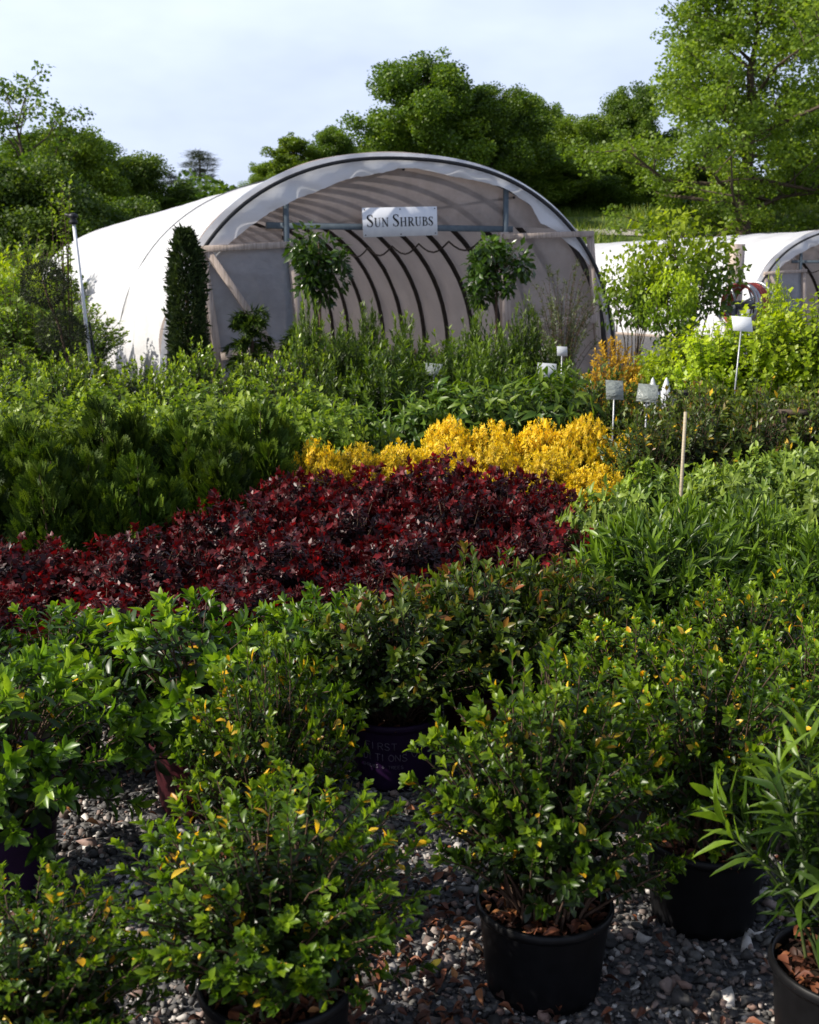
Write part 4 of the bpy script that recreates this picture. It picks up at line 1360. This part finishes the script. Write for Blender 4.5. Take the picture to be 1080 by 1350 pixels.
# loose stones near the camera
ico = np.array([(0, 0, -1), (.7236, -.5257, -.4472), (-.2764, -.8506, -.4472), (-.8944, 0, -.4472), (-.2764, .8506, -.4472), (.7236, .5257, -.4472), (.2764, -.8506, .4472), (-.7236, -.5257, .4472), (-.7236, .5257, .4472), (.2764, .8506, .4472), (.8944, 0, .4472), (0, 0, 1)])
icf = [(0, 1, 2), (1, 0, 5), (0, 2, 3), (0, 3, 4), (0, 4, 5), (1, 5, 10), (2, 1, 6), (3, 2, 7), (4, 3, 8), (5, 4, 9), (1, 10, 6), (2, 6, 7), (3, 7, 8), (4, 8, 9), (5, 9, 10), (6, 10, 11), (7, 6, 11), (8, 7, 11), (9, 8, 11), (10, 9, 11)]
b = Buf()
q = np.random.default_rng(77)
for v in range(14):
    tv = ico * (1 + q.normal(size=(12, 1)) * .33)
    n = 2600
    Y = 1.3 + 3.6 * q.random(n) ** 1.25
    X = q.uniform(-1, 1, n) * (.46 * Y + .25)
    s = np.exp(q.normal(size=n) * .45) * .0066
    s = np.clip(s, .004, .021)
    A = q.normal(size=(n, 3)); B = q.normal(size=(n, 3)) * .5 + np.array([0, 0, 1.0])
    Mx = frames(A * np.array([1, 1, .25]), B, s)
    Mx = Mx * np.stack([q.uniform(.7, 1.1, n), q.uniform(.8, 1.45, n), q.uniform(.5, .85, n)], 1)[:, None, :]
    P = np.c_[X, Y, s * .3 + q.random(n) * .008]
    b.inst(tv, icf, Mx, P, 0, q.random(n))
tag(link('gravel', b.mesh('gravel', [M['stone']], smooth=False)), 'loose crushed grey and pinkish stone covering the ground', 'gravel', kind='stuff')
# fallen leaves
b = Buf()
n = 950
Y = 1.4 + 2.9 * q.random(n) ** 1.1
X = q.uniform(-1, 1, n) * (.44 * Y + .1)
cl = q.random(n) < .55
X = np.where(cl, wx(520, 2.3, 0) + q.normal(size=n) * .22, X)
Y = np.where(cl, 2.35 + q.normal(size=n) * .33, Y)
tv, tf = leaf_hi(.24, .5, .5, .4)
D = np.c_[q.normal(size=(n, 2)), q.normal(size=n) * .25]
Nn = np.c_[q.normal(size=(n, 2)) * .5, np.ones(n)]
b.inst(tv, tf, frames(D, Nn, q.uniform(.02, .042, n)), np.c_[X, Y, .022 + .012 * q.random(n)], 0, q.random(n))
# a couple of bigger dry leaves in the front right corner
for px, py in ((905, 1318), (948, 1326), (925, 1312)):
    P = at(px, py, 2.06)
    b.inst(tv, tf, frames(np.array([[.8, -.4, .05]]), np.array([[.1, .2, 1.0]]), [.055]), np.array([[P.x, 2.0 + (1335 - py) * .002, .03]]), 0, [.8])
tag(link('fallen_leaves', b.mesh('fallen_leaves', [M['mulch']])), 'dry red-brown leaves scattered over the gravel', 'leaf litter', kind='stuff')


# ------------------------------------------------------------------ grass bank behind the hoop houses
def bank(X, Y):
    X = np.asarray(X, float); Y = np.asarray(Y, float)
    Y0 = 55 + .0 * X
    s = np.clip((Y - Y0) / 14, 0, 1)
    s = s * s * (3 - 2 * s)
    return -.06 + 5.7 * s + .25 * np.sin(X * .21) * np.sin(Y * .17) * s + np.clip(Y - 75, 0, 400) * .012


m, nt, out = newmat('bank_grass')
tc = N(nt, 'ShaderNodeTexCoord')
n1 = N(nt, 'ShaderNodeTexNoise', i_Scale=.35, i_Detail=8.0, i_Roughness=.7)
nt.links.new(tc.outputs['Object'], n1.inputs['Vector'])
cr = ramp(nt, n1.outputs[0], [(.3, (.045, .07, .014)), (.55, (.075, .12, .017)), (.75, (.12, .15, .03))])
p = N(nt, 'ShaderNodeBsdfPrincipled'); p.inputs['Roughness'].default_value = .95
nt.links.new(cr.outputs[0], p.inputs['Base Color']); nt.links.new(p.outputs[0], out.inputs[0])
V, F = grid(-160, 160, 52, 250, 90, 100, bank)
tag(link('grass_bank', Buf().add(V, F).mesh('grass_bank', [m])), kind='structure')
b = Buf()
n = 26000
Y = 54 + 20 * q.random(n)
X = Y * q.uniform(.08, .42, n)
tv = np.array([(-.06, 0, 0), (.06, 0, 0), (0, 1, .1)]); tf = [(0, 1, 2)]
D = np.c_[q.normal(size=(n, 2)) * .5, np.ones(n)]
b.inst(tv, tf, frames(D, q.normal(size=(n, 3)), q.uniform(.15, .5, n) * (1 + .7 * np.sin(X * .8) * np.sin(Y * .9))), np.c_[X, Y, bank(X, Y)], 0, q.random(n))
tag(link('grass', b.mesh('grass', [M['grass']])), 'rough grass on the bank below the trees', 'grass', kind='stuff')
# pale track along the bank top
M['track'] = solid('pale_track', (.30, .28, .25), (.42, .40, .36), .9, 3, .2)
V, F = [], []
for i in range(40):
    x = 2 + i * .8
    y = 64.2 + .6 * math.sin(i * .2)
    for dy in (0, .7):
        V.append((x, y + dy, float(bank(x, y + dy)) + .06))
for i in range(39):
    F.append((i * 2, i * 2 + 2, i * 2 + 3, i * 2 + 1))
tag(link('path', Buf().add(V, F).mesh('path', [M['track']])), kind='structure')
# heap of pinkish earth and rubble at the right
b = Buf()
n = 1500
for v in range(3):
    tv = ico * (1 + q.normal(size=(12, 1)) * .2)
    X = 21.4 + q.normal(size=n) * 1.5; Y = 56.5 + q.normal(size=n) * .9
    Z = bank(X, Y) + np.clip(1.1 - .28 * ((X - 21.6) ** 2 * .4 + (Y - 56.5) ** 2 * .5), 0, 2) * q.random(n) + .15
    s = q.uniform(.06, .2, n)
    b.inst(tv, icf, frames(q.normal(size=(n, 3)), q.normal(size=(n, 3)), s), np.c_[X, Y, Z], 0, q.random(n))
M['rubble'] = tintmat('rubble', [(0, (.16, .08, .06)), (.5, (.30, .19, .15)), (1, (.46, .38, .33))], .9, .2, .3, 5)
tag(link('rubble', b.mesh('rubble', [M['rubble']], smooth=False)), 'heap of pinkish earth and rubble on the bank', 'rubble', kind='stuff')


# ------------------------------------------------------------------ trees
def tree_mesh(seed, H=12, Wd=4.5, trunk=.28, zc=.25, nl=9, sub=5, per=60, leaf=.24, cr=.75, mat='oak', fill=0, top=.5, open_=0.0, up=.6, ratio=.8):
    """trunk, limbs, twigs ending in clumps of leaves. H = height, Wd = crown radius, zc = where the crown starts (share of H)"""
    q = np.random.default_rng(seed)
    T, Cn = Buf(), Buf()
    tp = [np.array([0, 0, -.3])]
    for k in range(1, 8):
        tp.append(np.array([q.normal() * .09 * k * .35, q.normal() * .09 * k * .35, H * .88 * k / 7]))
    T.tube([tuple(x) for x in tp], [trunk * (1.15 - .95 * k / 7) for k in range(8)], 9)
    tp = np.array(tp)
    ends = []
    for i in range(nl):
        u = zc + (1 - zc) * ((i + q.random() * .8) / nl) * .92
        zz = H * .88 * u
        k = min(int(u * 7), 6)
        st = tp[k] * (1 - (u * 7 - k)) + tp[k + 1] * (u * 7 - k)
        a = i * 2.4 + q.normal() * .5
        v = (u - zc) / (1 - zc)
        prof = (math.sin(math.pi * min(1, (v * .78 + .22))) ** .6) * (1 - .35 * v ** 3)
        Lh = Wd * prof * q.uniform(.75, 1.15)
        rise = up * Lh * (.5 + .8 * v) + .1
        e = st + np.array([math.cos(a) * Lh, math.sin(a) * Lh, rise])
        mid = (st + e) / 2 + np.array([0, 0, -.08 * Lh]) + q.normal(size=3) * .12 * Lh
        r0 = trunk * (.5 - .28 * v)
        T.tube([tuple(st), tuple(mid), tuple(e)], [r0, r0 * .6, r0 * .2], 6, cap=False)
        for j in range(sub):
            s = .3 + .7 * (j + q.random()) / sub
            b0 = (1 - s) ** 2 * st + 2 * s * (1 - s) * mid + s * s * e if False else (st * (1 - 2 * s) + mid * 2 * s if s < .5 else mid * (2 - 2 * s) + e * (2 * s - 1))
            d = q.normal(size=3); d[2] = abs(d[2]) * .8 + .1
            d += np.array([math.cos(a), math.sin(a), 0]) * .6
            d /= np.linalg.norm(d)
            l2 = Wd * .38 * q.uniform(.6, 1.2)
            e2 = b0 + d * l2
            T.tube([tuple(b0), tuple((b0 + e2) / 2 + q.normal(size=3) * .1), tuple(e2)], [r0 * .32, r0 * .22, .012], 5, cap=False)
            ends.append(e2)
            ends.append((b0 + e2) / 2 + q.normal(size=3) * .3)
        ends.append(e)
    for k in range(3):
        ends.append(np.array([q.normal() * .4, q.normal() * .4, H * q.uniform(.86, .98)]))
    for k in range(fill):
        d = q.normal(size=3); d /= np.linalg.norm(d)
        ends.append(np.array([0, 0, H * (zc + .5 * (1 - zc))]) + d * np.array([Wd * .85, Wd * .85, H * (1 - zc) * .46]) * q.random() ** .45)
    ends = np.array(ends)
    if open_ > 0:
        ends = ends[q.random(len(ends)) > open_]
    tv = np.array([(-.5, 0, .05), (0, -.15, -.05), (.5, 0, .05), (.25, .6, 0), (-.2, .75, -.05)]); tf = [(0, 1, 2, 3, 4)]
    n = len(ends)
    cs = cr * q.uniform(.6, 1.35, n)
    cnt = np.maximum(8, (per * cs ** 2 / cr ** 2)).astype(int)
    idx = np.repeat(np.arange(n), cnt)
    d = q.normal(size=(len(idx), 3)); d /= np.linalg.norm(d, axis=1, keepdims=True)
    off = d * (cs[idx] * q.random(len(idx)) ** .45)[:, None]
    off[:, 2] *= .72
    P = ends[idx] + off
    D = d * .7 + q.normal(size=(len(idx), 3)) * .8
    Nn = d * .6 + np.array([0, 0, .5]) + q.normal(size=(len(idx), 3)) * .6
    ct = q.random(n)
    ti = np.clip(.45 * ct[idx] + .5 * q.random(len(idx)), 0, 1)
    Cn.inst(tv, tf, frames(D, Nn, leaf * q.uniform(.6, 1.3, len(idx))), P, 0, ti)
    return T.mesh('trunk', [M['bark']]), Cn.mesh('crown', [M[mat]], smooth=False)


TR = {
    'oak': [tree_mesh(s, 12, 4.2, .3, .12, 17, 7, 230, .17, .95, 'oak', 110) for s in (501, 502)],
    'spring': [tree_mesh(s, 12, 4.0, .26, .10, 17, 7, 190, .16, .9, 'spring', 90) for s in (511, 512)],
    'hill': [tree_mesh(s, 9, 4.0, .22, .04, 15, 7, 210, .17, .95, 'hill', 110) for s in (521, 522)],
    'bigloose': [tree_mesh(533, 15, 6.0, .34, .05, 30, 8, 150, .15, .85, 'spring', 75, open_=.2, up=.4)],
    'sparse': [tree_mesh(541, 13, 3.6, .2, .2, 16, 6, 26, .2, .6, 'hill', 0, open_=.25, up=1.0)],
    'poplar': [tree_mesh(551, 9, 1.5, .12, .1, 14, 5, 170, .13, .5, 'spring', 25, up=1.2)],
}


def pine_mesh(seed, H=13):
    q = np.random.default_rng(seed)
    T, Cn = Buf(), Buf()
    T.tube([(0, 0, -.3), (.1, 0, H * .5), (0, .1, H)], [.22, .15, .04], 8)
    tv = np.array([(-.05, 0, 0), (.05, 0, 0), (.02, 1, .05), (-.02, 1, .05)]); tf = [(0, 1, 2, 3)]
    for i in range(26):
        u = .3 + .7 * i / 25
        a = i * 2.4
        l = (2.6 * (1 - u) + .9) * q.uniform(.5, 1.2)
        st = np.array([0, 0, H * u]); e = st + np.array([math.cos(a) * l, math.sin(a) * l, q.uniform(-.1, .5)])
        T.tube([tuple(st), tuple(e)], [.05, .015], 5, cap=False)
        for c in range(3):
            ctr = st + (e - st) * q.uniform(.5, 1.05) + q.normal(size=3) * .15
            n = 150
            d = q.normal(size=(n, 3)); d[:, 2] = d[:, 2] * .5 + .3
            P = ctr + d * .28
            Cn.inst(tv, tf, frames(d, q.normal(size=(n, 3)), q.uniform(.25, .5, n) * .9), P, 0, q.random(n))
    return T.mesh('trunk', [M['bark']]), Cn.mesh('crown', [M['pine']], smooth=False)


TR['pine'] = [pine_mesh(561)]
TH_ = dict(oak=(12, 5.1), spring=(12, 4.9), hill=(9, 4.9), bigloose=(15, 7.4), sparse=(13, 4.0), poplar=(9, 1.9), pine=(13, 2.4))
TC = {}


def tree(kind, name, label, px, Y, ytop, wpx, group='trees behind the hoop houses', z0=None, rot=None):
    i = TC.get(kind, 0); TC[kind] = i + 1
    tm, cm = TR[kind][i % len(TR[kind])]
    top = at(px, ytop, Y)
    zb = float(bank(top.x, Y)) if z0 is None else z0
    if Y < 55: zb = 0
    h, w = TH_[kind]
    sz = (top.z - zb) / h
    sx = wpx / 2 / FPX * Y / w
    t = thing(name, label, 'tree', (top.x, Y, zb), random.uniform(0, 6.28) if rot is None else rot, group, (sx, sx, sz))
    link('trunk', tm, t); link('crown', cm, t)
    return t


T_ = [
    ('sparse', 'sparse_tree', 'thinly leaved tree with bare twigs at the upper left', 22, 58, 92, 175),
    ('hill', 'broad_tree', 'dark rounded tree at left edge below the thin-leaved tree', 5, 46, 215, 230),
    ('spring', 'broad_tree', 'round light green tree right of the thin-leaved tree', 112, 60, 165, 170),
    ('hill', 'broad_tree', 'rounded tree sloping down beside the pipe, right end of the left group', 172, 64, 208, 140),
    ('oak', 'broad_tree', 'dark tree filling behind the sparse tree at left', 62, 74, 170, 190),
    ('hill', 'broad_tree', 'low dark tree just above the left end of the hoop house', 130, 48, 262, 200),
    ('hill', 'broad_tree', 'low tree over the hoop house roof below the pines', 232, 66, 262, 150),
    ('hill', 'broad_tree', 'lowest tree peeping over the roof between pines and yellow-green tree', 298, 72, 272, 120),
    ('pine', 'pine_tree', 'taller dark pine with open top above the roof', 262, 92, 203, 70),
    ('pine', 'pine_tree', 'short dark pine beside the taller pine', 226, 95, 232, 50),
    ('poplar', 'slim_tree', 'slim yellow-green tree above the hoop house left of the oak', 386, 70, 172, 70),
    ('spring', 'broad_tree', 'small light tree low over the roof left of slim tree', 352, 74, 212, 70),
    ('oak', 'broad_tree', 'small round green tree just left of the big oak', 436, 72, 168, 90),
    ('oak', 'oak_tree', 'biggest dense dark oak rising over the middle of the hoop house', 562, 68, 70, 190),
    ('oak', 'oak_tree', 'dense tree joined to the right side of the biggest oak', 650, 70, 112, 150),
    ('oak', 'oak_tree', 'dark tree behind the notch right of the two oaks', 706, 78, 128, 110),
    ('spring', 'broad_tree', 'round mid-green tree between the oaks and the tall dark tree', 765, 76, 150, 130),
    ('oak', 'oak_tree', 'tall dark narrow tree behind the big loose tree', 840, 80, 112, 110),
    ('spring', 'broad_tree', 'low bright tree under the notch by the right roof corner', 705, 72, 185, 150),
    ('spring', 'broad_tree', 'low light green tree above the grass bank beside the loose tree', 812, 76, 205, 130),
    ('hill', 'broad_tree', 'shaded low tree behind the round mid-green tree', 765, 74, 220, 130),
    ('bigloose', 'loose_tree', 'big loose light green tree at the right with visible limbs', 1000, 62, -55, 400),
    ('spring', 'broad_tree', 'light green tree at right edge beyond the big loose tree', 1100, 78, 120, 200),
    ('hill', 'broad_tree', 'dark tree behind the trunk of the big loose tree', 935, 84, 215, 150),
    ('hill', 'broad_tree', 'dark tree low at the right edge above the rubble', 1050, 86, 225, 160),
    ('hill', 'broad_tree', 'shaded tree behind the biggest oak', 520, 84, 165, 160),
    ('hill', 'broad_tree', 'shaded tree behind the joined oak', 620, 88, 150, 200),
]
for a in T_:
    tree(*a)
# undergrowth closing the gaps beneath the far trees
b = Buf()
n = 110000
X = q.uniform(-75, 90, n); Y = 76 + q.random(n) * 30
hh = 1.9 + .8 * np.sin(X * .35) + .6 * np.sin(X * .9 + 2)
Z = bank(X, Y) + hh * q.random(n)
tv = np.array([(-.5, 0, .05), (0, -.15, -.05), (.5, 0, .05), (.25, .6, 0), (-.2, .75, -.05)]); tf = [(0, 1, 2, 3, 4)]
b.inst(tv, tf, frames(q.normal(size=(n, 3)), q.normal(size=(n, 3)) + np.array([0, 0, .6]), q.uniform(.18, .42, n)), np.c_[X, Y, Z], 0, q.random(n) * .7)
tag(link('undergrowth', b.mesh('undergrowth', [M['hill']], smooth=False)), 'dark far-off undergrowth closing the gaps beneath the trees', 'undergrowth', kind='stuff')

# ------------------------------------------------------------------ light
SUN_EL, SUN_AZ = R(35), math.atan2(-.26, -1.0)      # azimuth as math angle of the direction towards the sun
sd = Vector((math.cos(SUN_EL) * math.cos(SUN_AZ), math.cos(SUN_EL) * math.sin(SUN_AZ), math.sin(SUN_EL)))
sl = bpy.data.lights.new('sun', 'SUN')
sl.energy = 5.0
sl.angle = R(.6)
sl.color = (1, .93, .82)
so = bpy.data.objects.new('sun', sl)
C.objects.link(so)
so.rotation_euler = (-sd).to_track_quat('-Z', 'Y').to_euler()
so.location = sd * 40

w = bpy.data.worlds.new('World')
SC.world = w
w.use_nodes = True
nt = w.node_tree
for n_ in list(nt.nodes):
    nt.nodes.remove(n_)
wo = nt.nodes.new('ShaderNodeOutputWorld')
bg = nt.nodes.new('ShaderNodeBackground')
sky = nt.nodes.new('ShaderNodeTexSky')
sky.sky_type = 'NISHITA'
sky.sun_disc = False
sky.sun_elevation = SUN_EL
sky.sun_rotation = math.pi / 2 - SUN_AZ
sky.dust_density = 2.0
sky.air_density = 1.0
sky.ozone_density = 1.6
# thin high cloud: a soft veil over the blue
tc = nt.nodes.new('ShaderNodeTexCoord')
nz = N(nt, 'ShaderNodeTexNoise', i_Scale=2.2, i_Detail=5.0, i_Roughness=.55)
mp = N(nt, 'ShaderNodeMapping')
mp.inputs['Scale'].default_value = (1, 1, 2.6)
mp.inputs['Location'].default_value = (.3, .1, .2)
nt.links.new(tc.outputs['Generated'], mp.inputs[0])
nt.links.new(mp.outputs[0], nz.inputs['Vector'])
cf = N(nt, 'ShaderNodeMapRange')
cf.inputs['From Min'].default_value = .3
cf.inputs['From Max'].default_value = .72
cf.inputs['To Min'].default_value = .45
cf.inputs['To Max'].default_value = .9
nt.links.new(nz.outputs[0], cf.inputs[0])
mixc = N(nt, 'ShaderNodeMixRGB')
mixc.inputs[2].default_value = (10.9, 12.2, 16.0, 1)
sx_ = N(nt, 'ShaderNodeSeparateXYZ')
nt.links.new(tc.outputs['Generated'], sx_.inputs[0])
fall = N(nt, 'ShaderNodeMapRange')  # veil thinned above the camera's view to lower the fill light
fall.inputs['From Min'].default_value = .24
fall.inputs['From Max'].default_value = .5
fall.inputs['To Min'].default_value = 1
fall.inputs['To Max'].default_value = .3
nt.links.new(sx_.outputs[2], fall.inputs[0])
vm = N(nt, 'ShaderNodeMath', operation='MULTIPLY')
nt.links.new(cf.outputs[0], vm.inputs[0])
nt.links.new(fall.outputs[0], vm.inputs[1])
nt.links.new(vm.outputs[0], mixc.inputs[0])
nt.links.new(sky.outputs[0], mixc.inputs[1])
nt.links.new(mixc.outputs[0], bg.inputs[0])
bg.inputs[1].default_value = .07
nt.links.new(bg.outputs[0], wo.inputs[0])

# ------------------------------------------------------------------ camera
cam = bpy.data.cameras.new('camera')
cam.sensor_fit = 'VERTICAL'
cam.sensor_height = 36
cam.sensor_width = 28.8
cam.lens = FPX / 1350 * 36
cam.clip_end = 2000
cam.dof.use_dof = True
cam.dof.focus_distance = 4.0
cam.dof.aperture_fstop = 7.1
co = bpy.data.objects.new('camera', cam)
C.objects.link(co)
co.location = (0, 0, EYE)
co.rotation_euler = (R(90) - PITCH, 0, 0)
SC.camera = co

SC.view_settings.view_transform = 'Standard'
SC.view_settings.look = 'None'
SC.view_settings.exposure = .44
SC.view_settings.gamma = 1
SC.render.film_transparent = False
SC.cycles.max_bounces = 8
SC.cycles.transparent_max_bounces = 12
SC.cycles.diffuse_bounces = 3
SC.cycles.glossy_bounces = 2
SC.cycles.transmission_bounces = 4
SC.cycles.use_denoising = True
